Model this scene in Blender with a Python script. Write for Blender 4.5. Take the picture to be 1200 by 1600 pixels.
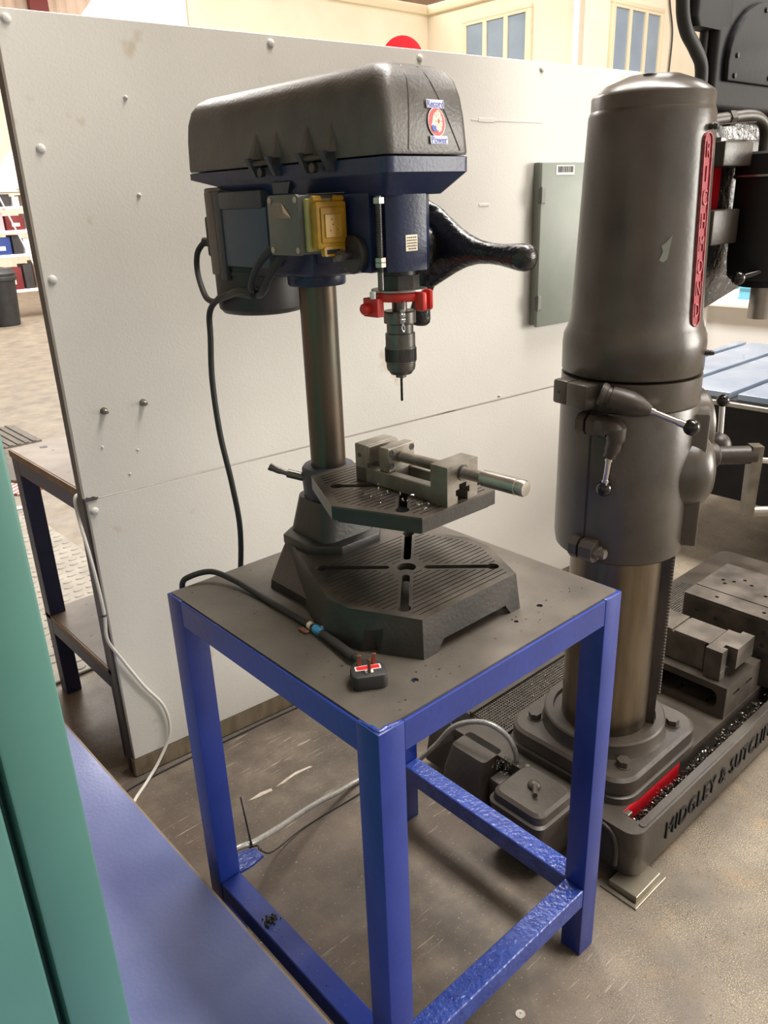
import bpy, bmesh, math, random
from mathutils import Vector, Matrix

random.seed(7)
for o in list(bpy.data.objects):
    bpy.data.objects.remove(o)
SC = bpy.context.scene
COL = SC.collection
R90 = math.pi / 2

# ------------------------------------------------------------------ camera
# world axes: x and y run along the edges of the blue stand, origin on the floor
# under the corner of the stand that faces the camera, metres
cd = bpy.data.cameras.new('camera')
cam = bpy.data.objects.new('camera', cd)
COL.objects.link(cam)
cam_loc = Vector((-0.5517, -0.6565, 1.5076))
pitch, roll, yaw = 0.3770, -0.0377, 0.8502
fw = Vector((math.cos(yaw) * math.cos(pitch), math.sin(yaw) * math.cos(pitch), -math.sin(pitch)))
rt = Vector((math.sin(yaw), -math.cos(yaw), 0))
up = rt.cross(fw)
rt2 = rt * math.cos(roll) + up * math.sin(roll)
up2 = up * math.cos(roll) - rt * math.sin(roll)
cam.matrix_world = Matrix((
    (rt2.x, up2.x, -fw.x, cam_loc.x),
    (rt2.y, up2.y, -fw.y, cam_loc.y),
    (rt2.z, up2.z, -fw.z, cam_loc.z),
    (0, 0, 0, 1)))
cd.sensor_fit = 'VERTICAL'
cd.sensor_height = 36
cd.lens = 1234.1 / 1600 * 36
cd.clip_start = 0.02
SC.camera = cam

# ------------------------------------------------------------------ world, lights, exposure
SC.view_settings.view_transform = 'Standard'
SC.view_settings.look = 'None'
SC.view_settings.gamma = 1
SC.view_settings.use_curve_mapping = False
SC.view_settings.exposure = 0.34
wd = bpy.data.worlds.new('world')
SC.world = wd
wd.use_nodes = True
bg = wd.node_tree.nodes['Background']
bg.inputs[0].default_value = (1.0, 0.975, 0.94, 1)
bg.inputs[1].default_value = 0.62

def area(name, loc, target, sx, sy, power, col):
    l = bpy.data.lights.new(name, 'AREA')
    l.shape = 'RECTANGLE'
    l.size = sx
    l.size_y = sy
    l.energy = power
    l.color = col
    o = bpy.data.objects.new(name, l)
    COL.objects.link(o)
    o.location = loc
    d = Vector(target) - Vector(loc)
    o.rotation_euler = d.to_track_quat('-Z', 'Y').to_euler()
    return o
# daylight through the roof lights of the hall and the big open door on the right
SKYLIGHTS = [(2.2, 0.6, 700), (7.4, 0.6, 420), (3.4, 11.0, 1000), (9.5, 12.0, 420)]
for sx_, sy_, pw_ in SKYLIGHTS:
    area('skylight_daylight', (sx_, sy_, 6.38), (sx_, sy_, 0), 1.6, 7.0, pw_, (1.0, 0.97, 0.92))
area('door_daylight', (9.0, -7.5, 2.4), (1.0, 0.6, 0.8), 5.0, 4.0, 900, (1.0, 0.95, 0.87))

# ------------------------------------------------------------------ helpers
def lin(c):
    return tuple(((v / 255) / 12.92 if v / 255 <= 0.04045 else ((v / 255 + 0.055) / 1.055) ** 2.4) for v in c)

MATS = {}
def mat(name, c1, c2=None, rough=0.5, metal=0.0, scale=12, lo=0.35, hi=0.65, bump=0.0, bscale=60, spec=0.5, detail=6,
        stretch=(1, 1, 1), rvar=0.0, speck=None, speck_scale=200, speck_t=0.72, emit=None):
    m = bpy.data.materials.new(name)
    m.use_nodes = True
    nt = m.node_tree
    b = nt.nodes['Principled BSDF']
    b.inputs['Roughness'].default_value = rough
    b.inputs['Metallic'].default_value = metal
    b.inputs['Specular IOR Level'].default_value = spec
    c1 = lin(c1)
    c2 = lin(c2) if c2 else c1
    tc = nt.nodes.new('ShaderNodeTexCoord')
    mp = nt.nodes.new('ShaderNodeMapping')
    mp.inputs['Scale'].default_value = stretch
    geo = nt.nodes.new('ShaderNodeNewGeometry')
    nt.links.new(geo.outputs['Position'], mp.inputs['Vector'])
    nz = nt.nodes.new('ShaderNodeTexNoise')
    nz.inputs['Scale'].default_value = scale
    nz.inputs['Detail'].default_value = detail
    nt.links.new(mp.outputs[0], nz.inputs['Vector'])
    cr = nt.nodes.new('ShaderNodeValToRGB')
    cr.color_ramp.elements[0].position = lo
    cr.color_ramp.elements[1].position = hi
    cr.color_ramp.elements[0].color = (*c1, 1)
    cr.color_ramp.elements[1].color = (*c2, 1)
    nt.links.new(nz.outputs['Fac'], cr.inputs[0])
    out = cr.outputs[0]
    if speck:
        n2 = nt.nodes.new('ShaderNodeTexNoise')
        n2.inputs['Scale'].default_value = speck_scale
        n2.inputs['Detail'].default_value = 3
        nt.links.new(geo.outputs['Position'], n2.inputs['Vector'])
        r2 = nt.nodes.new('ShaderNodeValToRGB')
        r2.color_ramp.elements[0].position = speck_t
        r2.color_ramp.elements[1].position = min(1, speck_t + 0.05)
        r2.color_ramp.elements[0].color = (0, 0, 0, 1)
        nt.links.new(n2.outputs['Fac'], r2.inputs[0])
        mx = nt.nodes.new('ShaderNodeMixRGB')
        nt.links.new(r2.outputs[0], mx.inputs[0])
        nt.links.new(out, mx.inputs[1])
        mx.inputs[2].default_value = (*lin(speck), 1)
        out = mx.outputs[0]
    nt.links.new(out, b.inputs['Base Color'])
    if rvar:
        mr = nt.nodes.new('ShaderNodeMapRange')
        mr.inputs['To Min'].default_value = max(0.02, rough - rvar)
        mr.inputs['To Max'].default_value = min(1, rough + rvar)
        nt.links.new(nz.outputs['Fac'], mr.inputs[0])
        nt.links.new(mr.outputs[0], b.inputs['Roughness'])
    if bump:
        n3 = nt.nodes.new('ShaderNodeTexNoise')
        n3.inputs['Scale'].default_value = bscale
        n3.inputs['Detail'].default_value = 4
        nt.links.new(mp.outputs[0], n3.inputs['Vector'])
        bp = nt.nodes.new('ShaderNodeBump')
        bp.inputs['Strength'].default_value = bump
        bp.inputs['Distance'].default_value = 0.004
        nt.links.new(n3.outputs['Fac'], bp.inputs['Height'])
        nt.links.new(bp.outputs[0], b.inputs['Normal'])
    if emit:
        b.inputs['Emission Color'].default_value = (*lin(emit[0]), 1)
        b.inputs['Emission Strength'].default_value = emit[1]
    MATS[name] = m
    return m

class MB:
    """collects shapes of one mesh"""
    def __init__(s):
        s.v = []
        s.f = []
    def add(s, vs, fs, M=None):
        n = len(s.v)
        for p in vs:
            p = Vector(p)
            s.v.append(M @ p if M else p)
        for f in fs:
            s.f.append([i + n for i in f])
        return s
    def add_bm(s, bm, M=None):
        bm.verts.index_update()
        s.add([v.co.copy() for v in bm.verts], [[v.index for v in f.verts] for f in bm.faces], M)
        bm.free()
        return s
    def box(s, x0, x1, y0, y1, z0, z1, bev=0.0, seg=2, M=None):
        bm = bmesh.new()
        bmesh.ops.create_cube(bm, size=1)
        for v in bm.verts:
            v.co = Vector(((x0 + x1) / 2 + v.co.x * (x1 - x0), (y0 + y1) / 2 + v.co.y * (y1 - y0), (z0 + z1) / 2 + v.co.z * (z1 - z0)))
        if bev:
            bmesh.ops.bevel(bm, geom=list(bm.edges), offset=bev, segments=seg, affect='EDGES', profile=0.5)
        return s.add_bm(bm, M)
    def cyl(s, p0, p1, r0, r1=None, n=24, cap=True):
        r1 = r0 if r1 is None else r1
        p0, p1 = Vector(p0), Vector(p1)
        q = (p1 - p0).to_track_quat('Z', 'Y').to_matrix()
        vs, fs = [], []
        for i in range(n):
            a = 2 * math.pi * i / n
            d = q @ Vector((math.cos(a), math.sin(a), 0))
            vs += [p0 + d * r0, p1 + d * r1]
        for i in range(n):
            j = (i + 1) % n
            fs.append([2 * i, 2 * j, 2 * j + 1, 2 * i + 1])
        if cap:
            fs.append([2 * i for i in range(n)][::-1])
            fs.append([2 * i + 1 for i in range(n)])
        return s.add(vs, fs)
    def lathe(s, prof, origin=(0, 0, 0), axis=(0, 0, 1), n=32, M=None):
        q = Vector(axis).to_track_quat('Z', 'Y').to_matrix()
        o = Vector(origin)
        vs, fs = [], []
        for r, z in prof:
            for i in range(n):
                a = 2 * math.pi * i / n
                vs.append(o + q @ Vector((r * math.cos(a), r * math.sin(a), z)))
        for k in range(len(prof) - 1):
            for i in range(n):
                j = (i + 1) % n
                fs.append([k * n + i, k * n + j, (k + 1) * n + j, (k + 1) * n + i])
        fs.append([i for i in range(n)][::-1])
        fs.append([(len(prof) - 1) * n + i for i in range(n)])
        return s.add(vs, fs, M)
    def ball(s, c, r, n=16, sc=(1, 1, 1)):
        bm = bmesh.new()
        bmesh.ops.create_uvsphere(bm, u_segments=n, v_segments=n // 2 + 2, radius=r)
        return s.add_bm(bm, Matrix.Translation(c) @ Matrix.Diagonal((*sc, 1)))
    def tube(s, pts, r, n=10, smooth=6):
        P = [Vector(p) for p in pts]
        if smooth and len(P) > 2:
            Q = []
            for i in range(len(P) - 1):
                a, b, c, d = P[max(i - 1, 0)], P[i], P[i + 1], P[min(i + 2, len(P) - 1)]
                for k in range(smooth):
                    t = k / smooth
                    Q.append(0.5 * ((2 * b) + (c - a) * t + (2 * a - 5 * b + 4 * c - d) * t * t + (3 * b - a - 3 * c + d) * t ** 3))
            Q.append(P[-1])
            P = Q
        vs, fs = [], []
        ref = None
        for i, p in enumerate(P):
            t = (P[min(i + 1, len(P) - 1)] - P[max(i - 1, 0)]).normalized()
            if ref is None:
                ref = t.orthogonal().normalized()
            ref = (ref - t * ref.dot(t)).normalized()
            w = t.cross(ref)
            rr = r[min(int(i * len(r) / len(P)), len(r) - 1)] if isinstance(r, (list, tuple)) else r
            for k in range(n):
                a = 2 * math.pi * k / n
                vs.append(p + (ref * math.cos(a) + w * math.sin(a)) * rr)
        for i in range(len(P) - 1):
            for k in range(n):
                j = (k + 1) % n
                fs.append([i * n + k, i * n + j, (i + 1) * n + j, (i + 1) * n + k])
        fs.append(list(range(n))[::-1])
        fs.append([(len(P) - 1) * n + k for k in range(n)])
        return s.add(vs, fs)
    def loft(s, rings, cap=True, M=None):
        n = len(rings[0])
        vs = [p for r in rings for p in r]
        fs = []
        for k in range(len(rings) - 1):
            for i in range(n):
                j = (i + 1) % n
                fs.append([k * n + i, k * n + j, (k + 1) * n + j, (k + 1) * n + i])
        if cap:
            fs.append(list(range(n))[::-1])
            fs.append([(len(rings) - 1) * n + i for i in range(n)])
        return s.add(vs, fs, M)
    def prism(s, poly, z0, z1, M=None, bev=0.0):
        if bev:
            bm = bmesh.new()
            lo = [bm.verts.new((x, y, z0)) for x, y in poly]
            hi = [bm.verts.new((x, y, z1)) for x, y in poly]
            n = len(poly)
            bm.faces.new(lo[::-1])
            bm.faces.new(hi)
            for i in range(n):
                j = (i + 1) % n
                bm.faces.new([lo[i], lo[j], hi[j], hi[i]])
            bmesh.ops.bevel(bm, geom=list(bm.edges), offset=bev, segments=2, affect='EDGES', profile=0.5)
            return s.add_bm(bm, M)
        return s.loft([[(x, y, z0) for x, y in poly], [(x, y, z1) for x, y in poly]], M=M)
    def plate(s, outline, holes, z0, z1, M=None):
        """flat plate with real holes through it"""
        cu = bpy.data.curves.new('tmp', 'CURVE')
        cu.dimensions = '2D'
        cu.fill_mode = 'BOTH'
        cu.extrude = abs(z1 - z0) / 2
        for loop in [outline] + list(holes):
            sp = cu.splines.new('POLY')
            sp.points.add(len(loop) - 1)
            for p, (x, y) in zip(sp.points, loop):
                p.co = (x, y, 0, 1)
            sp.use_cyclic_u = True
        return s._from_curve(cu, (M or Matrix()) @ Matrix.Translation((0, 0, (z0 + z1) / 2)))
    def text(s, body, size, depth, M, bold=0.0, sx=1.0, spacing=1.0):
        cu = bpy.data.curves.new('tmp', 'FONT')
        cu.body = body
        cu.size = size
        cu.extrude = depth
        cu.offset = bold
        cu.align_x = 'CENTER'
        cu.align_y = 'CENTER'
        cu.space_character = spacing
        cu.resolution_u = 3
        return s._from_curve(cu, M @ Matrix.Diagonal((sx, 1, 1, 1)))
    def _from_curve(s, cu, M):
        o = bpy.data.objects.new('tmp', cu)
        COL.objects.link(o)
        dg = bpy.context.evaluated_depsgraph_get()
        me = o.evaluated_get(dg).to_mesh()
        s.add([v.co.copy() for v in me.vertices], [list(p.vertices) for p in me.polygons], M)
        o.evaluated_get(dg).to_mesh_clear()
        bpy.data.objects.remove(o)
        bpy.data.curves.remove(cu)
        return s

def stadium(p0, p1, w, n=6):
    p0, p1 = Vector(p0), Vector(p1)
    a = math.atan2((p1 - p0).y, (p1 - p0).x)
    pts = []
    for k in range(n + 1):
        t = a - R90 - math.pi * 0 + math.pi * k / n
        pts.append((p1.x + w * math.cos(t), p1.y + w * math.sin(t)))
    for k in range(n + 1):
        t = a + R90 + math.pi * k / n
        pts.append((p0.x + w * math.cos(t), p0.y + w * math.sin(t)))
    return pts
def circle(cx, cy, r, n=20, ry=None):
    return [(cx + r * math.cos(2 * math.pi * k / n), cy + (ry or r) * math.sin(2 * math.pi * k / n)) for k in range(n)]
def rrect(x0, x1, y0, y1, r, n=5):
    pts = []
    for cx, cy, a0 in ((x1 - r, y1 - r, 0), (x0 + r, y1 - r, R90), (x0 + r, y0 + r, math.pi), (x1 - r, y0 + r, 3 * R90)):
        for k in range(n + 1):
            a = a0 + R90 * k / n
            pts.append((cx + r * math.cos(a), cy + r * math.sin(a)))
    return pts
def at_z(poly, z):
    return [(x, y, z) for x, y in poly]

def obj(name, mb, m, parent=None, label=None, smooth=True, ang=35):
    me = bpy.data.meshes.new(name)
    me.from_pydata([tuple(v) for v in mb.v], [], mb.f)
    bm = bmesh.new()
    bm.from_mesh(me)
    bmesh.ops.remove_doubles(bm, verts=bm.verts, dist=1e-6)
    bmesh.ops.recalc_face_normals(bm, faces=bm.faces)
    bm.to_mesh(me)
    bm.free()
    if smooth:
        me.shade_smooth()
        me.set_sharp_from_angle(angle=math.radians(ang))
    me.materials.append(MATS[m])
    o = bpy.data.objects.new(name, me)
    COL.objects.link(o)
    if parent:
        o.parent = parent
        base = parent
        loc = Vector((0, 0, 0))
        while base:
            if base.type == 'EMPTY':
                loc += base.location
            base = base.parent
        if parent.type == 'EMPTY':
            o.matrix_parent_inverse = Matrix.Translation(-loc)
    if label:
        o['label'] = label
    return o

def tag(o, label, cat, group=None, kind=None):
    o['label'] = label
    if cat:
        o['category'] = cat
    if group:
        o['group'] = group
    if kind:
        o['kind'] = kind
    return o
def thing(name, label, cat, loc=(0, 0, 0), group=None, kind=None):
    o = bpy.data.objects.new(name, None)
    o.empty_display_size = 0.05
    COL.objects.link(o)
    o.location = loc
    return tag(o, label, cat, group, kind)
def rep(src, parent, delta):
    """another piece that shares the mesh of src, shifted"""
    c = src.copy()
    COL.objects.link(c)
    c.parent = parent
    c.matrix_parent_inverse = src.matrix_parent_inverse.copy()
    c.location = Vector(src.location) + Vector(delta)
    return c

# ------------------------------------------------------------------ materials
mat('concrete', (128, 117, 102), (158, 148, 132), 0.55, 0, 1.6, 0.3, 0.7, bump=0.25, bscale=50, detail=10, speck=(196, 186, 168), speck_scale=90, speck_t=0.66, rvar=0.2)
mat('white_board', (198, 194, 186), (207, 203, 195), 0.5, 0, 2.5, 0.3, 0.7, bump=0.12, bscale=170, speck=(186, 174, 156), speck_scale=7, speck_t=0.67)
mat('bolt_white', (205, 203, 196), None, 0.35)
mat('dark_edge', (72, 68, 66), (88, 84, 80), 0.6, 0, 20)
mat('blue_paint', (24, 46, 124), (31, 54, 138), 0.34, 0, 9, bump=0.10, bscale=70, spec=0.6, rvar=0.08)
mat('blue_rough', (28, 52, 130), (44, 70, 150), 0.22, 0, 30, bump=0.7, bscale=110, spec=0.7)
mat('navy_paint', (28, 34, 66), (38, 42, 72), 0.45, 0, 12)
mat('top_plate', (80, 74, 67), (102, 95, 86), 0.5, 0.3, 8, bump=0.12, bscale=200, speck=(58, 52, 48), speck_scale=70, speck_t=0.7, rvar=0.1)
mat('cover_plastic', (66, 64, 61), (86, 82, 77), 0.38, 0, 16, bump=0.16, bscale=200, spec=0.5, rvar=0.12)
mat('press_blue', (26, 36, 66), (34, 45, 76), 0.38, 0, 18, bump=0.14, bscale=170, spec=0.5)
mat('press_slate', (46, 49, 58), (58, 61, 68), 0.45, 0, 18, bump=0.2, bscale=150)
mat('cast_black', (44, 42, 40), (58, 55, 51), 0.40, 0.1, 14, bump=0.15, bscale=140, rvar=0.08)
mat('machined_oiled', (58, 53, 48), (88, 81, 72), 0.38, 0.35, 16, bump=0.08, bscale=160, rvar=0.1)
mat('column_steel', (78, 84, 76), (104, 82, 66), 0.38, 0.75, 7, stretch=(3, 3, 0.6), rvar=0.1)
mat('steel', (150, 146, 138), (176, 170, 160), 0.35, 0.9, 20, rvar=0.08)
mat('vise_steel', (120, 115, 106), (148, 142, 132), 0.4, 0.75, 24, bump=0.1, bscale=120, rvar=0.1)
mat('chrome', (205, 203, 198), None, 0.16, 1.0)
mat('dark_steel', (92, 90, 87), (112, 110, 106), 0.3, 0.8, 30)
mat('black_gloss', (14, 14, 15), (20, 20, 20), 0.16, 0, 8, spec=0.6)
mat('black_iron', (18, 18, 19), (26, 26, 26), 0.22, 0, 30, bump=0.5, bscale=120, spec=0.6)
mat('rubber', (34, 34, 34), (44, 43, 42), 0.6, 0, 20)
mat('motor_black', (40, 39, 40), (52, 48, 48), 0.5, 0, 14)
mat('motor_blue', (50, 66, 84), (58, 76, 94), 0.45, 0, 12)
mat('bracket_tan', (98, 88, 80), (114, 104, 96), 0.5, 0.2, 16)
mat('grey_plastic', (88, 88, 83), (100, 100, 95), 0.45, 0, 16)
mat('yellow_plastic', (150, 112, 22), (182, 140, 34), 0.4, 0, 30)
mat('yellow_pale', (150, 146, 96), (170, 160, 96), 0.4, 0, 30)
mat('red_paint', (176, 34, 30), (198, 48, 40), 0.4, 0, 20)
mat('red_bright', (196, 18, 34), (208, 28, 42), 0.35, 0, 20)
mat('label_white', (226, 224, 218), None, 0.5)
mat('label_cream', (226, 214, 190), None, 0.5)
mat('logo_blue', (40, 64, 176), None, 0.4)
mat('logo_red', (206, 36, 40), None, 0.4)
mat('logo_cream', (228, 224, 198), (206, 202, 178), 0.4, 0, 200)
mat('ink_grey', (60, 60, 62), None, 0.6)
mat('copper_pin', (128, 92, 74), (150, 110, 88), 0.35, 0.85, 60)
mat('cable_blue', (60, 150, 200), None, 0.4)
mat('radial_grey', (66, 61, 55), (86, 80, 72), 0.30, 0, 7, bump=0.08, bscale=80, rvar=0.08, spec=0.55)
mat('radial_dark', (53, 47, 41), (72, 65, 57), 0.42, 0, 9, bump=0.15, bscale=100, rvar=0.1)
mat('radial_black', (24, 24, 25), (32, 32, 33), 0.6, 0, 8, bump=0.1, bscale=80, spec=0.3)
mat('arm_gloss', (58, 58, 60), (78, 78, 80), 0.22, 0.1, 14, bump=0.8, bscale=60, spec=0.7)
mat('bare_column', (98, 88, 74), (124, 112, 96), 0.3, 0.85, 6, stretch=(4, 4, 0.5), rvar=0.08)
mat('strip_red', (142, 12, 30), (164, 26, 44), 0.6, 0, 40)
mat('strip_edge', (150, 44, 56), (176, 96, 100), 0.6, 0, 80)
mat('swarf', (150, 146, 138), (60, 56, 52), 0.28, 0.9, 120)
mat('shim_steel', (128, 120, 106), (150, 142, 126), 0.35, 0.8, 16)
mat('block_steel', (84, 79, 73), (116, 110, 102), 0.35, 0.7, 14, rvar=0.1)
mat('mesh_wire', (84, 80, 74), (104, 98, 90), 0.45, 0.6, 50)
mat('enclosure_grey', (124, 131, 120), (134, 140, 130), 0.45, 0, 6)
mat('teal_paint', (70, 117, 107), (75, 122, 113), 0.4, 0, 4)
mat('teal_dark', (40, 84, 76), (44, 88, 80), 0.5, 0, 4)
mat('blue_board', (98, 108, 158), (110, 120, 168), 0.34, 0, 5, bump=0.12, bscale=120, speck=(52, 56, 84), speck_scale=60, speck_t=0.74, rvar=0.1)
mat('board_edge', (134, 118, 96), (150, 132, 108), 0.7, 0, 30)
mat('bench_wood', (104, 94, 84), (128, 117, 105), 0.55, 0, 9, stretch=(1, 1, 1), speck=(76, 66, 58), speck_scale=40, speck_t=0.66)
mat('wood_edge', (104, 78, 52), (124, 94, 64), 0.6, 0, 18)
mat('white_cable', (206, 203, 194), None, 0.5)
mat('grey_conduit', (172, 170, 164), (150, 148, 142), 0.35, 0.4, 120)
mat('rubber_mat', (128, 122, 112), (146, 140, 128), 0.6, 0, 10)
mat('rubber_mat_dark', (84, 78, 72), (100, 94, 86), 0.7, 0, 14)
mat('mat_red', (166, 66, 62), None, 0.6)
mat('mat_cream', (214, 204, 190), None, 0.6)
mat('faded_paint', (172, 160, 142), (196, 186, 168), 0.6, 0, 60)
mat('sill', (112, 98, 78), (136, 122, 100), 0.55, 0.2, 10, stretch=(4, 1, 1))
mat('cream_wall', (236, 224, 200), (242, 231, 209), 0.8, 0, 2)
mat('cream_trim', (230, 216, 186), None, 0.6)
mat('glass_pane', (128, 146, 166), (148, 166, 184), 0.06, 0.0, 1.2, spec=0.9)
mat('cladding', (226, 204, 184), (234, 214, 196), 0.7, 0, 3)
mat('shade_wall_grey', (150, 145, 138), (160, 154, 146), 0.8, 0, 3)  # grey of the added left wall, set for the light it bounces
mat('maroon', (120, 52, 48), None, 0.6)
mat('white_gloss', (240, 240, 238), None, 0.5)
mat('pipe_white', (208, 212, 218), None, 0.35)
mat('bin_black', (38, 38, 40), (46, 46, 47), 0.55, 0, 8)
mat('shelf_white', (232, 232, 234), None, 0.45)
mat('box_blue', (40, 66, 140), None, 0.5)
mat('box_red', (120, 36, 40), None, 0.5)
mat('box_pink', (214, 180, 188), None, 0.6)
mat('box_tan', (176, 150, 124), None, 0.6)
mat('box_white', (226, 224, 220), None, 0.6)
mat('box_dark', (62, 60, 64), None, 0.6)
mat('tray_blue', (110, 178, 200), None, 0.4)
mat('table_sky_tint', (140, 156, 178), (160, 174, 192), 0.25, 0.4, 5, speck=(60, 62, 64), speck_scale=25, speck_t=0.7, rvar=0.08)  # steel tinted blue to paint in the sky's reflection
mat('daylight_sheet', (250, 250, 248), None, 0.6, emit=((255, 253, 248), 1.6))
mat('roof_sheet', (196, 172, 152), None, 0.8)
mat('roof_beam', (124, 92, 76), None, 0.7)

# ------------------------------------------------------------------ floor
def floor_material():
    m = bpy.data.materials.new('workshop_floor')
    m.use_nodes = True
    nt = m.node_tree
    N, Lk = nt.nodes, nt.links
    b = N['Principled BSDF']
    geo = N.new('ShaderNodeNewGeometry')
    def noise(scale, detail=8, vec=None, rough=0.6):
        n = N.new('ShaderNodeTexNoise')
        n.inputs['Scale'].default_value = scale
        n.inputs['Detail'].default_value = detail
        n.inputs['Roughness'].default_value = rough
        Lk.new(vec or geo.outputs['Position'], n.inputs['Vector'])
        return n.outputs['Fac']
    def ramp(fac, stops):
        r = N.new('ShaderNodeValToRGB')
        while len(r.color_ramp.elements) < len(stops):
            r.color_ramp.elements.new(0.5)
        for e, (p, c) in zip(r.color_ramp.elements, stops):
            e.position = p
            e.color = (*lin(c), 1) if len(c) == 3 else c
        Lk.new(fac, r.inputs[0])
        return r.outputs[0]
    def mix(f, a, c):
        x = N.new('ShaderNodeMixRGB')
        Lk.new(f, x.inputs[0])
        Lk.new(a, x.inputs[1])
        if isinstance(c, tuple):
            x.inputs[2].default_value = (*lin(c), 1)
        else:
            Lk.new(c, x.inputs[2])
        return x.outputs[0]
    W, K = (1, 1, 1, 1), (0, 0, 0, 1)
    clean = ramp(noise(6.0, 12), [(0.3, (82, 75, 66)), (0.5, (104, 95, 84)), (0.72, (124, 114, 100))])
    clean = mix(ramp(noise(9, 10), [(0.56, K), (0.74, W)]), clean, (132, 110, 84))
    fp = N.new('ShaderNodeMath')
    fp.operation = 'MULTIPLY'
    Lk.new(ramp(noise(330, 6, rough=0.75), [(0.50, K), (0.64, W)]), fp.inputs[0])
    Lk.new(ramp(noise(5.5, 6), [(0.36, (0.15, 0.15, 0.15, 1)), (0.64, W)]), fp.inputs[1])
    clean = mix(fp.outputs[0], clean, (206, 190, 154))
    clean = mix(ramp(noise(120, 5), [(0.32, W), (0.40, K)]), clean, (80, 70, 58))
    # old oily brown coating by stand, partly painted-in shade, worn through at its edge
    oil_shade = ramp(noise(7.5, 12), [(0.3, (70, 62, 54)), (0.5, (92, 82, 72)), (0.7, (118, 106, 92))])
    oil_shade = mix(ramp(noise(1.7, 6), [(0.45, K), (0.7, W)]), oil_shade, (84, 68, 56))
    mp = N.new('ShaderNodeMapping')
    mp.inputs['Rotation'].default_value = (0, 0, 0.5)
    mp.inputs['Scale'].default_value = (9, 120, 1)
    Lk.new(geo.outputs['Position'], mp.inputs['Vector'])
    scr = N.new('ShaderNodeMath')
    scr.operation = 'MULTIPLY'
    Lk.new(ramp(noise(1, 6, mp.outputs[0]), [(0.60, K), (0.68, W)]), scr.inputs[0])
    Lk.new(ramp(noise(3.1, 3), [(0.5, K), (0.62, W)]), scr.inputs[1])
    oil_shade = mix(scr.outputs[0], oil_shade, (176, 164, 146))
    oil_shade = mix(ramp(noise(160, 4), [(0.63, K), (0.69, W)]), oil_shade, (150, 136, 116))
    # patch edge: right-hand limit slants away from the stand
    sp = N.new('ShaderNodeSeparateXYZ')
    Lk.new(geo.outputs['Position'], sp.inputs[0])
    def math_(op, a, c):
        q = N.new('ShaderNodeMath')
        q.operation = op
        for i, v in enumerate((a, c)):
            if isinstance(v, (int, float)):
                q.inputs[i].default_value = v
            else:
                Lk.new(v, q.inputs[i])
        return q.outputs[0]
    wob = math_('MULTIPLY', math_('SUBTRACT', noise(3.5, 8), 0.5), 0.55)
    d1 = math_('SUBTRACT', math_('ADD', sp.outputs['X'], wob), 0.62)
    d1 = math_('SUBTRACT', d1, math_('MULTIPLY', sp.outputs['Y'], 0.9))
    d2 = math_('SUBTRACT', math_('ADD', sp.outputs['Y'], wob), 1.62)
    d3 = math_('SUBTRACT', sp.outputs['X'], 1.1)
    dd = math_('MAXIMUM', math_('MAXIMUM', d1, d2), d3)
    msk = N.new('ShaderNodeMapRange')
    msk.inputs['From Min'].default_value = -0.18
    msk.inputs['From Max'].default_value = 0.22
    Lk.new(dd, msk.inputs[0])
    col = mix(msk.outputs[0], oil_shade, clean)
    Lk.new(col, b.inputs['Base Color'])
    rr = N.new('ShaderNodeMapRange')
    rr.inputs['To Min'].default_value = 0.38
    rr.inputs['To Max'].default_value = 0.75
    Lk.new(noise(9, 6), rr.inputs[0])
    Lk.new(rr.outputs[0], b.inputs['Roughness'])
    bp = N.new('ShaderNodeBump')
    bp.inputs['Strength'].default_value = 0.25
    bp.inputs['Distance'].default_value = 0.004
    Lk.new(noise(70, 6), bp.inputs['Height'])
    Lk.new(bp.outputs[0], b.inputs['Normal'])
    MATS['workshop_floor'] = m
floor_material()
fl = obj('floor', MB().box(-9, 16, -9, 18, -0.1, 0.0), 'workshop_floor')
tag(fl, 'stained grey-brown concrete workshop floor', None, kind='structure')

for i, (pts_, lb) in enumerate((([(0.28, 0.893), (0.30, 0.886), (0.35, 0.880), (0.352, 0.890), (0.32, 0.897)], 'short smear of white paint on the floor behind the stand leg'),
                 ([(0.365, 0.886), (0.39, 0.883), (0.43, 0.888), (0.49, 0.882), (0.485, 0.889), (0.44, 0.897), (0.40, 0.893)], 'longer broken smear of white paint on the floor behind the stand'))):
    o = obj('paint_smear', MB().prism(pts_, 0.0, 0.0012), 'faded_paint', smooth=False)
    tag(o, lb, 'paint mark')

# ------------------------------------------------------------------ hall shell and the cream offices
def corrugated(name, x0, x1, y, z0, z1, m, pitch_=0.22, amp=0.02):
    mb = MB()
    n = int((x1 - x0) / pitch_ * 4)
    prof = [0, 0, amp, amp]
    top, bot = [], []
    vs, fs = [], []
    for i in range(n + 1):
        x = x0 + (x1 - x0) * i / n
        yy = y - prof[i % 4]
        vs += [(x, yy, z0), (x, yy, z1)]
    for i in range(n):
        fs.append([2 * i, 2 * i + 2, 2 * i + 3, 2 * i + 1])
    return obj(name, mb.add(vs, fs), m, smooth=False)
w = corrugated('wall_back', -9, 16, 17.2, 0, 6.5, 'cladding')
tag(w, 'corrugated pinkish steel cladding of the hall far behind', None, kind='structure')
w = obj('wall_right', MB().box(16, 16.2, -9, 17.2, 0, 6.5), 'cladding')
tag(w, 'plain far side wall of the workshop hall', None, kind='structure')
w = obj('shade_wall_left', MB().box(-5.2, -5.0, -9, 17.2, 0, 6.5), 'shade_wall_grey')  # unseen wall added to darken the left-facing sides
tag(w, 'unseen plain wall added behind the teal cabinet to block light', None, kind='structure')
ce = obj('ceiling', MB().box(-9, 16, -9, 17.2, 6.5, 6.6), 'roof_sheet')
tag(ce, 'sheet metal roof of the hall', None, kind='structure')
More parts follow.
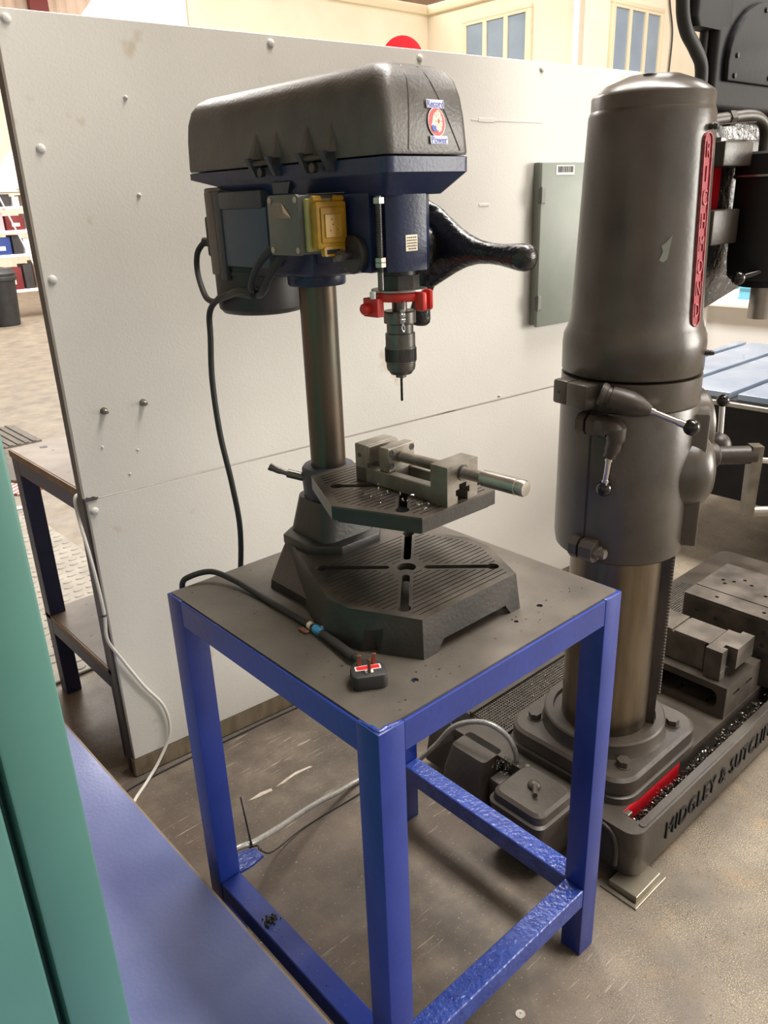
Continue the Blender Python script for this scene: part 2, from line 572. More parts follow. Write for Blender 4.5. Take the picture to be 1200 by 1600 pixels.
for sx_, sy_, pw_ in SKYLIGHTS:
    k = obj('skylight', MB().box(sx_ - 0.8, sx_ + 0.8, sy_ - 3.5, sy_ + 3.5, 6.42, 6.5), 'daylight_sheet', ce)
for yb in (3.0, 8.2, 13.4):
    k = obj('roof_beam', MB().box(-5, 16, yb - 0.12, yb + 0.12, 6.0, 6.42), 'roof_beam', ce)
st = obj('roof_column', MB().box(6.38, 6.57, 16.85, 17.15, 0, 6.48).box(6.30, 6.65, 16.80, 16.85, 0, 6.48), 'maroon')
tag(st, 'maroon steel column on the corrugated far wall', 'column')

off = thing('office_block', 'cream painted office block with window strips above the white partition', 'building', (9.16, 9.0, 0))
obj('wall', MB().box(5.12, 9.16, 9.0, 9.2, 0, 4.02), 'cream_wall', off)
obj('wall', MB().box(9.16, 9.36, 6.4, 9.0, 0, 4.02), 'cream_wall', off)
obj('wall', MB().box(9.16, 15.8, 6.2, 6.4, 0, 4.4), 'cream_wall', off)
obj('cornice', MB().box(5.12, 9.16, 8.93, 9.2, 4.02, 4.14, 0.01), 'cream_trim', off)
obj('cornice', MB().box(9.09, 9.36, 6.4, 8.93, 4.02, 4.14, 0.01), 'cream_trim', off)
def window_yz(parent, x, y0, y1, z0, z1, n):
    fr = obj('window', MB().box(x - 0.05, x, y0 - 0.05, y0, z0, z1, 0.006).box(x - 0.05, x, y1, y1 + 0.05, z0, z1, 0.006)
             .box(x - 0.05, x, y0 - 0.05, y1 + 0.05, z1, z1 + 0.05, 0.006).box(x - 0.07, x, y0 - 0.05, y1 + 0.05, z0 - 0.05, z0, 0.006), 'cream_trim', parent)
    for i in range(n):
        a, b = y0 + (y1 - y0) * i / n, y0 + (y1 - y0) * (i + 1) / n
        obj('pane', MB().box(x - 0.02, x - 0.012, a + 0.03, b - 0.03, z0 + 0.03, z1 - 0.03), 'glass_pane', fr, smooth=False)
        obj('sash', MB().plate(rrect(a, b, z0, z1, 0.004, 1), [rrect(a + 0.035, b - 0.035, z0 + 0.035, z1 - 0.035, 0.004, 1)], -0.02, 0.02,
            Matrix(((0, 0, 1, x - 0.022), (1, 0, 0, 0), (0, 1, 0, 0), (0, 0, 0, 1)))), 'cream_trim', fr, smooth=False)
def window_xz(parent, y, x0, x1, z0, z1, n):
    fr = obj('window', MB().box(x0 - 0.05, x0, y - 0.05, y, z0, z1, 0.006).box(x1, x1 + 0.05, y - 0.05, y, z0, z1, 0.006)
             .box(x0 - 0.05, x1 + 0.05, y - 0.05, y, z1, z1 + 0.05, 0.006).box(x0 - 0.05, x1 + 0.05, y - 0.07, y, z0 - 0.05, z0, 0.006), 'cream_trim', parent)
    for i in range(n):
        a, b = x0 + (x1 - x0) * i / n, x0 + (x1 - x0) * (i + 1) / n
        obj('pane', MB().box(a + 0.03, b - 0.03, y - 0.02, y - 0.012, z0 + 0.03, z1 - 0.03), 'glass_pane', fr, smooth=False)
        obj('sash', MB().plate(rrect(a, b, z0, z1, 0.004, 1), [rrect(a + 0.035, b - 0.035, z0 + 0.035, z1 - 0.035, 0.004, 1)], -0.02, 0.02,
            Matrix(((1, 0, 0, 0), (0, 0, 1, y - 0.022), (0, 1, 0, 0), (0, 0, 0, 1)))), 'cream_trim', fr, smooth=False)
window_yz(off, 9.16, 7.08, 8.22, 2.75, 3.80, 3)
window_xz(off, 6.2, 9.76, 10.93, 2.98, 3.77, 3)
dp = obj('downpipe', MB().cyl((9.08, 6.27, 0), (9.08, 6.27, 4.4), 0.045), 'pipe_white')
tag(dp, 'pale vertical downpipe at the corner of the cream offices', 'pipe')
wc = obj('wall_cable', MB().tube([(11.0, 6.18, 4.35), (11.12, 6.17, 3.9), (11.25, 6.17, 3.55), (11.24, 6.17, 3.0), (11.24, 6.17, 2.0)], 0.012), 'ink_grey')
tag(wc, 'thin dark cable running down the cream wall beside the window', 'cable')
dl = thing('daylight_screen', 'bright white translucent screen in a white frame beside cream wall', 'screen', (4.6, 9.0, 0))
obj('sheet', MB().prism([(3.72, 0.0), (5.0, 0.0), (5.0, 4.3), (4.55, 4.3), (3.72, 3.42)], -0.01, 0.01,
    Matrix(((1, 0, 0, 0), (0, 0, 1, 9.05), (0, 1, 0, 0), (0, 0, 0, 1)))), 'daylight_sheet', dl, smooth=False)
obj('frame', MB().box(5.0, 5.1, 9.0, 9.1, 0, 4.3, 0.01).box(3.68, 3.76, 9.0, 9.1, 0, 3.42, 0.01), 'white_gloss', dl)
obj('rail', MB().box(4.05, 4.11, 8.98, 9.04, 0, 3.72).box(3.7, 5.0, 8.98, 9.04, 3.30, 3.35), 'pipe_white', dl)

# red cable reel whose rim shows over the partition
rl = thing('cable_reel', 'red round cable reel peeking over the white partition', 'reel', (2.97, 3.05, 0))
obj('drum', MB().lathe([(0.09, -0.07), (0.116, -0.066), (0.118, -0.05), (0.118, 0.05), (0.116, 0.066), (0.09, 0.07)], (2.97, 3.05, 2.232), (-0.69, -0.72, 0), 40), 'red_bright', rl)
obj('stand', MB().box(2.94, 3.0, 3.02, 3.08, 0.0, 2.2), 'dark_edge', rl)
obj('foot', MB().box(2.77, 3.17, 2.85, 3.25, 0, 0.03, 0.004), 'dark_edge', rl)

# ------------------------------------------------------------------ white partition
PA = -0.0693
PX, PY = 0.0985, 1.1934
PM = Matrix.Translation((PX, PY, 0)) @ Matrix.Rotation(PA, 4, 'Z')     # local x along the boards, local -y faces the camera
def P(u, off_, z):
    return PM @ Vector((u, -off_, z))
part = thing('partition_screen', 'tall white painted partition screen of two boards behind the stand', 'partition', (PX, PY, 0))
obj('upper_board', MB().box(0.0, 2.12, 0.0, 0.018, 0.847, 1.887, 0.0015, 1, PM), 'white_board', part)
obj('lower_board', MB().box(0.006, 2.12, 0.002, 0.02, 0.063, 0.842, 0.0015, 1, PM), 'white_board', part)
obj('edge_post', MB().box(0.0, 0.03, 0.018, 0.055, 0.0, 1.88, 0.002, 1, PM), 'dark_edge', part)
obj('sill', MB().box(0.0, 2.12, 0.004, 0.06, 0.0, 0.062, 0.004, 1, PM), 'sill', part)
obj('post', MB().box(2.06, 2.11, 0.02, 0.07, 0.06, 1.86, 0.002, 1, PM), 'dark_edge', part)
obj('post', MB().box(1.2, 1.25, 0.02, 0.07, 0.06, 1.86, 0.002, 1, PM), 'dark_edge', part)
first = None
for u, z in ((0.02, 1.367), (0.629, 1.868), (1.104, 1.866), (1.605, 1.866), (0.045, 1.632), (0.022, 1.868), (0.02, 0.815), (1.442, 0.858), (0.246, 1.736), (0.246, 1.536)):
    r = 0.008 if u < 0.2 or z > 1.8 else 0.004
    obj('bolt', MB().lathe([(r * 1.25, 0), (r * 1.25, 0.002), (r, 0.003), (r * 0.9, 0.006), (r * 0.3, 0.008)], P(u, -0.0005, z), PM.to_3x3() @ Vector((0, -1, 0)), 12), 'bolt_white', part)
for u, z in ((0.083, 1.057), (0.182, 1.060)):
    ax = PM.to_3x3() @ Vector((0, -1, 0))
    obj('bolt', MB().lathe([(0.009, 0), (0.009, 0.003), (0.006, 0.003), (0.006, 0.016), (0.004, 0.018), (0.004, 0.024)], P(u, -0.0005, z), ax, 12), 'vise_steel', part)
for u, z in ((0.065, 0.97), (0.151, 0.945), (0.122, 0.888)):
    obj('bolt', MB().lathe([(0.003, 0), (0.003, 0.003), (0.001, 0.004)], P(u, -0.0005, z), PM.to_3x3() @ Vector((0, -1, 0)), 8), 'bolt_white', part)
# torn paint at the lower left corner of the upper board
obj('torn_paint', MB().prism([(0.0, 0.842), (0.03, 0.8425), (0.034, 0.848), (0.028, 0.8495), (0.022, 0.853), (0.014, 0.851), (0.006, 0.854), (0.0, 0.850)], -0.001, 0.0012,
    PM @ Matrix(((1, 0, 0, 0), (0, 0, 1, -0.001), (0, 1, 0, 0), (0, 0, 0, 1)))), 'dark_edge', part, smooth=False)

obj('filler_line', MB().box(1.30, 1.62, -0.0012, 0.001, 1.716, 1.719, 0, 1, PM).box(1.33, 1.40, -0.0014, 0.001, 1.712, 1.724, 0.001, 1, PM), 'white_board', part)
obj('filler_patch', MB().box(1.335, 1.38, -0.0014, 0.001, 1.475, 1.484, 0.001, 1, PM), 'white_board', part)
# electrical enclosure hung on the partition
en = thing('electrical_enclosure', 'flat grey hinged electrical enclosure with barcode sticker on the partition', 'enclosure', tuple(P(1.65, 0.06, 1.06)))
obj('case', MB().box(1.583, 2.02, -0.026, 0.0, 1.085, 1.600, 0.002, 1, PM), 'enclosure_grey', en)
obj('door', MB().box(1.577, 2.02, -0.040, -0.027, 1.080, 1.598, 0.003, 2, PM), 'enclosure_grey', en)
for z in (1.50, 1.16):
    obj('hinge', MB().box(1.572, 1.596, -0.043, -0.03, z - 0.024, z + 0.024, 0.002, 1, PM).cyl(P(1.575, 0.042, z - 0.026), P(1.575, 0.042, z + 0.026), 0.0045, n=10), 'grey_plastic', en)
stk = obj('barcode_sticker', MB().box(1.645, 1.735, -0.0412, -0.0398, 1.561, 1.590, 0, 1, PM), 'label_white', en, smooth=False)
bars = MB()
u = 1.653
while u < 1.727:
    wv = random.choice((0.0012, 0.0022, 0.0034))
    bars.box(u, u + wv, -0.0418, -0.0410, 1.568, 1.587, 0, 1, PM)
    u += wv + random.choice((0.0014, 0.0024))
obj('barcode', bars, 'ink_grey', stk, smooth=False)

# ------------------------------------------------------------------ floor details far left
bn = thing('black_bin', 'black plastic dustbin standing before the white shelves', 'bin', (3.15, 11.7, 0))
obj('body', MB().lathe([(0.19, 0.0), (0.2, 0.01), (0.235, 0.62), (0.24, 0.64), (0.22, 0.64), (0.19, 0.02)], (3.15, 11.7, 0), n=28), 'bin_black', bn)
obj('lid', MB().lathe([(0.25, 0.62), (0.262, 0.63), (0.262, 0.67), (0.25, 0.68), (0.255, 0.70), (0.255, 0.72), (0.235, 0.74), (0.22, 0.78), (0.1, 0.80), (0.02, 0.80)], (3.15, 11.7, 0), n=28), 'bin_black', bn)
rk = thing('storage_rack', 'white steel storage rack loaded with boxes and files', 'rack', (3.7, 12.5, 0))
SH = (0.42, 0.93, 1.27, 1.60, 1.84)
for z in SH:
    obj('shelf', MB().box(2.4, 5.2, 12.3, 12.9, z - 0.045, z, 0.004), 'shelf_white', rk)
for x in (2.42, 5.16):
    for y in (12.32, 12.86):
        obj('upright', MB().box(x, x + 0.03, y, y + 0.03, 0, 1.84), 'shelf_white', rk)
obj('brace', MB().cyl((3.55, 12.29, 1.86), (4.05, 12.0, 0.004), 0.012, n=8), 'pipe_white', rk)
items = [(2, ['box_pink', 'box_red', 'box_white', 'box_dark', 'box_white', 'box_tan']), (1, ['box_blue', 'box_dark', 'box_white', 'box_white', 'box_tan']),
         (3, ['box_white', 'box_tan', 'box_dark', 'box_white', 'box_tan', 'box_white']), (0, ['box_red', 'box_dark', 'box_tan', 'box_dark', 'box_white'])]
names = {'box_pink': 'pale pink', 'box_red': 'dark red', 'box_white': 'white', 'box_dark': 'charcoal', 'box_blue': 'blue', 'box_tan': 'tan'}
spots = {0: 'bottom', 1: 'second', 2: 'third', 3: 'fourth'}
for si, ms in items:
    x = 3.30
    hgt = {0: 0.40, 1: 0.27, 2: 0.25, 3: 0.17}[si]
    for i, mm in enumerate(ms):
        wv = {'box_blue': 0.34, 'box_red': 0.26, 'box_pink': 0.30}.get(mm, 0.10 + 0.03 * (i % 3))
        if si == 0 and i == 0:
            wv = 0.42
        h = hgt * (0.8 + 0.2 * ((i * 7 + si) % 3) / 2)
        lft = names[ms[i - 1]] if i else None
        rgt = names[ms[i + 1]] if i + 1 < len(ms) else None
        if lft and rgt:
            wh = 'between the %s and %s ones' % (lft, rgt)
        else:
            wh = ('at the brace end beside the %s one' if rgt else 'at the far end beside the %s one') % (lft or rgt)
        o = thing('storage_box', '%s box %s, %s rack shelf up' % (names[mm], wh, spots[si]), 'box', (x + wv / 2, 12.45, SH[si]), group='boxes on the white rack')
        obj('carton', MB().box(x, x + wv, 12.34, 12.6, SH[si], SH[si] + h, 0.006), mm, o)
        if wv > 0.2:
            obj('label_card', MB().box(x + wv * 0.3, x + wv * 0.75, 12.334, 12.34, SH[si] + h * 0.25, SH[si] + h * 0.5), 'label_white', o)
        x += wv + 0.03
# white domed cover on top of the rack
dm = obj('dust_cover', MB().lathe([(0.55, 0), (0.55, 0.1), (0.5, 0.3), (0.36, 0.5), (0.15, 0.6), (0.01, 0.62)], (4.3, 12.6, 1.84), n=28), 'box_white')
tag(dm, 'white domed cover lying on top of the rack', 'cover')

def stud_mat(name, label, x0, x1, y0, y1, rot, m, pitch_, r):
    t = thing(name, label, 'mat', ((x0 + x1) / 2, (y0 + y1) / 2, 0))
    M = Matrix.Translation(((x0 + x1) / 2, (y0 + y1) / 2, 0)) @ Matrix.Rotation(rot, 4, 'Z')
    hx, hy = (x1 - x0) / 2, (y1 - y0) / 2
    obj('sheet', MB().box(-hx, hx, -hy, hy, 0.0005, 0.012, 0.003, 1, M), m, t)
    mb = MB()
    nx, ny = int(2 * hx / pitch_), int(2 * hy / pitch_)
    for i in range(nx):
        for j in range(ny):
            x, y = -hx + (i + 0.5) * pitch_ + (0.3 * pitch_ if j % 2 else 0), -hy + (j + 0.5) * pitch_
            c = circle(x, y, r, 8, r * 0.62)
            c2 = circle(x, y, r * 0.8, 8, r * 0.48)
            mb.loft([at_z(c, 0.012), at_z(c2, 0.0155)], M=M)
    s = obj('studs', mb, m, t)
    s['kind'] = 'stuff'
    return t
stud_mat('rubber_mat', 'grey studded rubber floor mat beyond the partition post', -0.75, 0.64, 1.835, 3.60, 0.0, 'rubber_mat', 0.055, 0.021)
rm = thing('ribbed_mat', 'dark ribbed rubber mat on the far floor', 'mat', (0.78, 5.3, 0))
obj('sheet', MB().box(0.30, 1.22, 5.0, 5.6, 0.0, 0.01), 'rubber_mat_dark', rm)
for i in range(17):
    obj('rib', MB().box(0.31 + i * 0.053, 0.336 + i * 0.053, 5.0, 5.6, 0.01, 0.018, 0.002, 1), 'rubber_mat_dark', rm)
# the dark mat and the striped mat lie edge to edge, turned against the bench
GM = Matrix(((0.575, -0.818, 0, 0.74), (-0.818, -0.575, 0, 4.17), (0, 0, 1, 0), (0, 0, 0, 1)))   # local x along the shared edge, y towards the bench
dk = obj('grip_mat', MB().box(-0.5, 0.34, -0.56, 0.0, 0.0, 0.03, 0.01, 2, GM), 'rubber_mat_dark')
tag(dk, 'plain dark mat lying behind the striped mat', 'mat')
sm_ = thing('striped_mat', 'small red and cream striped mat on the floor beyond the partition', 'mat', (0.69, 4.08, 0))
for i in range(32):
    obj('stripe', MB().box(-0.40 + i * 0.02, -0.38 + i * 0.02, 0.001, 0.17, 0.0, 0.012, 0.001, 1, GM), 'mat_red' if i % 2 else 'mat_cream', sm_)
wt = obj('white_strip', MB().box(-0.07, 0.07, -0.018, 0.018, 0.0, 0.008, 0.002, 1, Matrix.Translation((0.665, 3.70, 0)) @ Matrix.Rotation(-0.35, 4, 'Z')), 'label_white')
tag(wt, 'small flat white strip on the floor near the striped mat', 'strip')

# bench behind the partition
bb = thing('low_bench', 'navy steel bench with wooden top and shelf behind the partition', 'bench', (0.14, 1.5, 0))
BX0, BX1, BY0, BY1 = 0.12, 1.35, 1.27, 1.80
obj('top', MB().box(BX0, BX1, BY0, BY1, 0.828, 0.85, 0.002, 1), 'bench_wood', bb)
obj('top_edging', MB().box(BX0 - 0.004, BX0, BY0, BY1, 0.828, 0.849), 'wood_edge', bb)
obj('shelf', MB().box(BX0 + 0.004, BX1, BY0, BY1, 0.285, 0.30, 0.002, 1), 'bench_wood', bb)
obj('shelf_edging', MB().box(BX0, BX0 + 0.004, BY0, BY1, 0.285, 0.2995), 'wood_edge', bb)
for x in (BX0, BX1 - 0.05):
    for y in (BY0, BY1 - 0.05):
        obj('leg', MB().box(x, x + 0.05, y, y + 0.05, 0, 0.828, 0.002, 1), 'navy_paint', bb)
for z in (0.235, 0.778):
    obj('rail', MB().box(BX0, BX0 + 0.045, BY0 + 0.05, BY1 - 0.05, z, z + 0.05, 0.002, 1), 'navy_paint', bb)
    obj('rail', MB().box(BX0 + 0.05, BX1 - 0.05, BY1 - 0.045, BY1, z, z + 0.05, 0.002, 1), 'navy_paint', bb)
for x, y, z in ((0.2, 1.74, 0.85), (0.3, 1.55, 0.85), (0.22, 1.4, 0.85), (0.24, 1.42, 0.30)):
    obj('screw_hole', MB().lathe([(0.012, 0.0), (0.012, 0.0008), (0.002, 0.0008)], (x, y, z), n=14), 'ink_grey', bb)

wcb = thing('white_flex', 'thin white flex hanging down the partition post to the floor', 'cable', tuple(P(0.03, 0.03, 0)))
obj('flex', MB().tube([(0.150, 1.2605, 0.832), (0.118, 1.2605, 0.842), (0.096, 1.250, 0.838), (0.086, 1.220, 0.795), (0.084, 1.190, 0.72), (0.087, 1.178, 0.62), (0.088, 1.174, 0.54), (0.084, 1.174, 0.47), P(0.014, 0.012, 0.40), P(0.062, 0.010, 0.29), P(0.108, 0.010, 0.20),
    P(0.112, 0.010, 0.11), P(0.070, 0.014, 0.040), P(0.020, 0.035, 0.0062), P(-0.05, 0.10, 0.0045), (0.008, 1.02, 0.0045), (-0.008, 0.92, 0.0045), (-0.012, 0.80, 0.0045)], 0.0045, 8), 'white_cable', wcb)
obj('cable_tie', MB().lathe([(0.006, -0.002), (0.007, 0.0), (0.006, 0.002)], (0.088, 1.174, 0.54), n=10).box(0.077, 0.083, 1.170, 1.174, 0.538, 0.542), 'rubber', wcb)
bw = obj('floor_cable', MB().tube([(-0.018, 1.10, 0.0035), (0.03, 1.150, 0.0035), (0.10, 1.168, 0.0035), (0.34, 1.160, 0.0035), (0.62, 1.143, 0.0035), (0.9, 1.10, 0.0035)], 0.0035, 6), 'rubber')
tag(bw, 'thin black cable lying along the foot of the partition', 'cable')

# ------------------------------------------------------------------ far right: T-slot machine table and the white bench
tt = thing('machine_table', 'large dark T-slotted machine table behind the grey column', 'machine table', (3.0, 0.7, 0))
TX0, TX1, TY0, TY1, TZ = 2.45, 3.62, 0.10, 1.22, 0.755
obj('body', MB().box(TX0 + 0.015, TX1 - 0.02, TY0 + 0.02, TY1 - 0.02, 0.33, TZ - 0.05, 0.004, 1), 'radial_black', tt)
obj('lip', MB().box(TX0, TX1, TY0, TY1, TZ - 0.05, TZ - 0.03, 0.003, 1), 'steel', tt)
obj('slot_dark_fill', MB().box(TX0 + 0.02, TX1 - 0.02, TY0 + 0.01, TY1 - 0.01, TZ - 0.03, TZ - 0.026), 'radial_black', tt)  # black sheet standing in for the shade down in the slots
slots_y = [0.22, 0.46, 0.70, 0.94, 1.15]
ys = [TY0] + slots_y + [TY1]
for a, b in zip(ys[:-1], ys[1:]):
    obj('table_strip', MB().box(TX0 + 0.03, TX1 - 0.03, a + 0.016, b - 0.016, TZ - 0.026, TZ, 0.002, 1), 'table_sky_tint', tt)
obj('pedestal', MB().box(3.0, 3.5, 0.12, 0.42, 0.0, 0.34, 0.02), 'radial_black', tt)
wb = thing('white_counter', 'white counter with open front standing beyond the machine table', 'counter', (6.9, 2.6, 0))
obj('counter_top', MB().box(6.0, 7.2, 1.2, 2.75, 0.58, 0.63, 0.004), 'white_gloss', wb)
obj('side_panel', MB().box(6.1, 7.1, 2.64, 2.70, 0, 0.58), 'white_gloss', wb)
obj('back_panel', MB().box(6.12, 6.16, 1.25, 2.64, 0, 0.58), 'box_white', wb)
tr = thing('plastic_tray', 'pale blue plastic tray on the white counter', 'tray', (6.3, 2.2, 0.63))
obj('tray_body', MB().plate(rrect(6.15, 6.75, 1.75, 2.42, 0.03), [rrect(6.17, 6.73, 1.77, 2.40, 0.02)], 0.64, 0.72).box(6.15, 6.75, 1.75, 2.42, 0.63, 0.645, 0.005), 'tray_blue', tr)
obj('tray_rim', MB().plate(rrect(6.13, 6.77, 1.73, 2.44, 0.03), [rrect(6.165, 6.735, 1.765, 2.405, 0.02)], 0.72, 0.735), 'tray_blue', tr)

# ------------------------------------------------------------------ teal cabinet and blue board in front
bd = thing('blue_platform', 'low blue-painted platform beside the stand with specks of dirt', 'platform', (-0.6, 0.4, 0))
obj('deck', MB().box(-1.30, -0.030, -0.75, 1.36, 0.188, 0.2, 0.0015, 1), 'blue_board', bd)
obj('deck_edging', MB().box(-0.030, -0.026, -0.75, 1.36, 0.186, 0.1985), 'board_edge', bd)
obj('carcass', MB().box(-1.28, -0.045, -0.73, 1.34, 0.0, 0.188, 0.002, 1), 'navy_paint', bd)
gc = thing('teal_cabinet', 'tall teal steel cabinet standing on the blue platform', 'cabinet', (-0.62, 0.05, 0.2))
obj('side_post', MB().box(-0.426, -0.362, 0.05, 0.55, 0.2, 1.75, 0.004, 2), 'teal_paint', gc)
obj('carcass', MB().box(-0.95, -0.4265, 0.075, 0.55, 0.2, 1.75, 0.003, 1), 'teal_dark', gc)
dr = obj('door', MB().box(-0.945, -0.436, 0.048, 0.07, 0.22, 1.73, 0.004, 2), 'teal_paint', gc)
obj('handle', MB().box(-0.905, -0.885, 0.03, 0.048, 0.9, 1.05, 0.004, 2), 'dark_steel', dr)

# ------------------------------------------------------------------ blue stand
W, D, H = 0.576, 0.583, 0.85
sd = thing('steel_stand', 'blue painted welded steel stand with dark plate top', 'stand', (W / 2, D / 2, 0))
LG = 0.048
for x, y in ((0, 0), (W - LG, 0), (0, D - LG), (W - LG, D - LG)):
    obj('leg', MB().box(x, x + LG, y, y + LG, 0, H + 0.001, 0.002, 2), 'blue_paint', sd)
obj('top_rail', MB().box(LG, W - LG, 0.001, 0.006, H - 0.05, H, 0.001, 1).box(LG, W - LG, 0.006, 0.045, H - 0.010, H - 0.005), 'blue_paint', sd)
obj('top_rail', MB().box(LG, W - LG, D - 0.006, D - 0.001, H - 0.05, H, 0.001, 1).box(LG, W - LG, D - 0.045, D - 0.006, H - 0.010, H - 0.005), 'blue_paint', sd)
obj('top_rail', MB().box(0.001, 0.006, LG, D - LG, H - 0.05, H, 0.001, 1).box(0.006, 0.045, LG, D - LG, H - 0.010, H - 0.005), 'blue_paint', sd)
obj('top_rail', MB().box(W - 0.006, W - 0.001, LG, D - LG, H - 0.05, H, 0.001, 1).box(W - 0.045, W - 0.006, LG, D - LG, H - 0.010, H - 0.005), 'blue_paint', sd)
ZL = 0.185
obj('lower_rail', MB().box(LG, W - LG, 0.001, LG - 0.002, ZL - 0.046, ZL, 0.002, 1), 'blue_rough', sd)
obj('lower_rail', MB().box(0.001, LG - 0.002, LG, D - LG, ZL - 0.046, ZL, 0.002, 1), 'blue_paint', sd)
obj('lower_rail', MB().box(W - LG + 0.002, W - 0.001, LG, D - LG, ZL - 0.046, ZL, 0.002, 1), 'blue_rough', sd)
obj('rail_stub', MB().prism([(LG, D - LG), (LG + 0.03, D - LG - 0.002), (LG + 0.062, D - LG + 0.004), (LG + 0.06, D - 0.014), (LG + 0.04, D - 0.002), (LG, D + 0.004)], ZL - 0.008, ZL - 0.002), 'blue_rough', sd)
holes = [circle(0.430, 0.068, 0.0055, 12), circle(0.545, 0.330, 0.0055, 12), circle(0.123, 0.058, 0.006, 12), circle(0.36, 0.062, 0.004, 12), circle(0.49, 0.50, 0.0055, 12)]
def notched(m_):
    return [(LG, m_), (W - LG, m_), (W - LG, LG), (W - m_, LG), (W - m_, D - LG), (W - LG, D - LG), (W - LG, D - m_), (LG, D - m_), (LG, D - LG), (m_, D - LG), (m_, LG), (LG, LG)]
# plate covers the tops of the legs as well
obj('top_plate', MB().plate(rrect(0.006, W - 0.006, 0.006, D - 0.006, 0.004, 2), holes, H - 0.002, H + 0.003), 'top_plate', sd, smooth=False)
obj('weld', MB().tube([(0.004, 0.045, H), (0.006, 0.02, H + 0.001), (0.007, 0.007, H + 0.001), (0.02, 0.006, H + 0.001), (0.042, 0.004, H)], [0.0026, 0.004, 0.003, 0.0036, 0.0026], 8, 4), 'blue_rough', sd)
TOP = H + 0.003

# ------------------------------------------------------------------ bench drill press
CX, CY, SY = 0.285, 0.445, 0.243           # column axis and spindle axis
dp_ = thing('bench_drill_press', 'blue and charcoal bench drill press standing on the blue stand', 'drill press', (CX, 0.3, TOP))
BT = 0.918
def grooved(outline_f, holes_, y0, y1, pitch_, half, margin, z0, z1):
    """thin grooved skin: grooves are real slots in the skin"""
    gr = []
    y = y0
    while y < y1:
        hw = half(y) - margin
        dy = abs(y - SY)
        segs = [(-hw, hw)]
        gap = 0.018
        cut = [(-dy - gap, -dy + gap), (dy - gap, dy + gap)] if dy > gap else [(-dy - gap - 0.012, dy + gap + 0.012)]
        for c0, c1 in cut:
            ns = []
            for a, b in segs:
                if c1 <= a or c0 >= b:
                    ns.append((a, b))
                    continue
                if c0 - a > 0.012:
                    ns.append((a, c0))
                if b - c1 > 0.012:
                    ns.append((c1, b))
            segs = ns
        for a, b in segs:
            if b - a > 0.012:
                gr.append(stadium((CX + a, y), (CX + b, y), 0.0011, 3))
        y += pitch_
    return gr
def diag_slots(r0, r1, wv):
    sl = []
    for sx in (-1, 1):
        for sy in (-1, 1):
            q = math.sqrt(0.5)
            a, b = (CX + sx * r0 * q, SY + sy * r0 * q), (CX + sx * r1 * q, SY + sy * r1 * q)
            pts = stadium(a, b, wv)
            n = len(pts) // 2
            # keyhole end
            ang = math.atan2(sy, sx)
            big = []
            for k in range(13):
                t = ang - math.radians(140) + math.radians(280) * k / 12
                big.append((b[0] + wv * 1.7 * math.cos(t), b[1] + wv * 1.7 * math.sin(t)))
            sl.append(big + pts[n:])
    return sl
B_top = [(0.175, 0.093), (0.395, 0.093), (0.449, 0.202), (0.452, 0.251), (0.345, 0.512), (0.225, 0.512), (0.118, 0.251), (0.121, 0.202)]
B_bot = [(0.170, 0.086), (0.400, 0.086), (0.447, 0.166), (0.467, 0.248), (0.355, 0.530), (0.215, 0.530), (0.103, 0.248), (0.123, 0.166)]
def half_base(y):
    if y < 0.202:
        return 0.110 + (y - 0.093) / 0.109 * 0.054
    if y < 0.251:
        return 0.165
    return 0.167 - (y - 0.251) / 0.261 * 0.107
slots = diag_slots(0.036, 0.147, 0.0065) + [circle(CX, SY, 0.0165, 24)]
skin = MB().plate(B_top, slots + grooved(None, None, 0.108, 0.352, 0.0108, half_base, 0.016, 0, 0), BT - 0.003, BT)
base = MB()
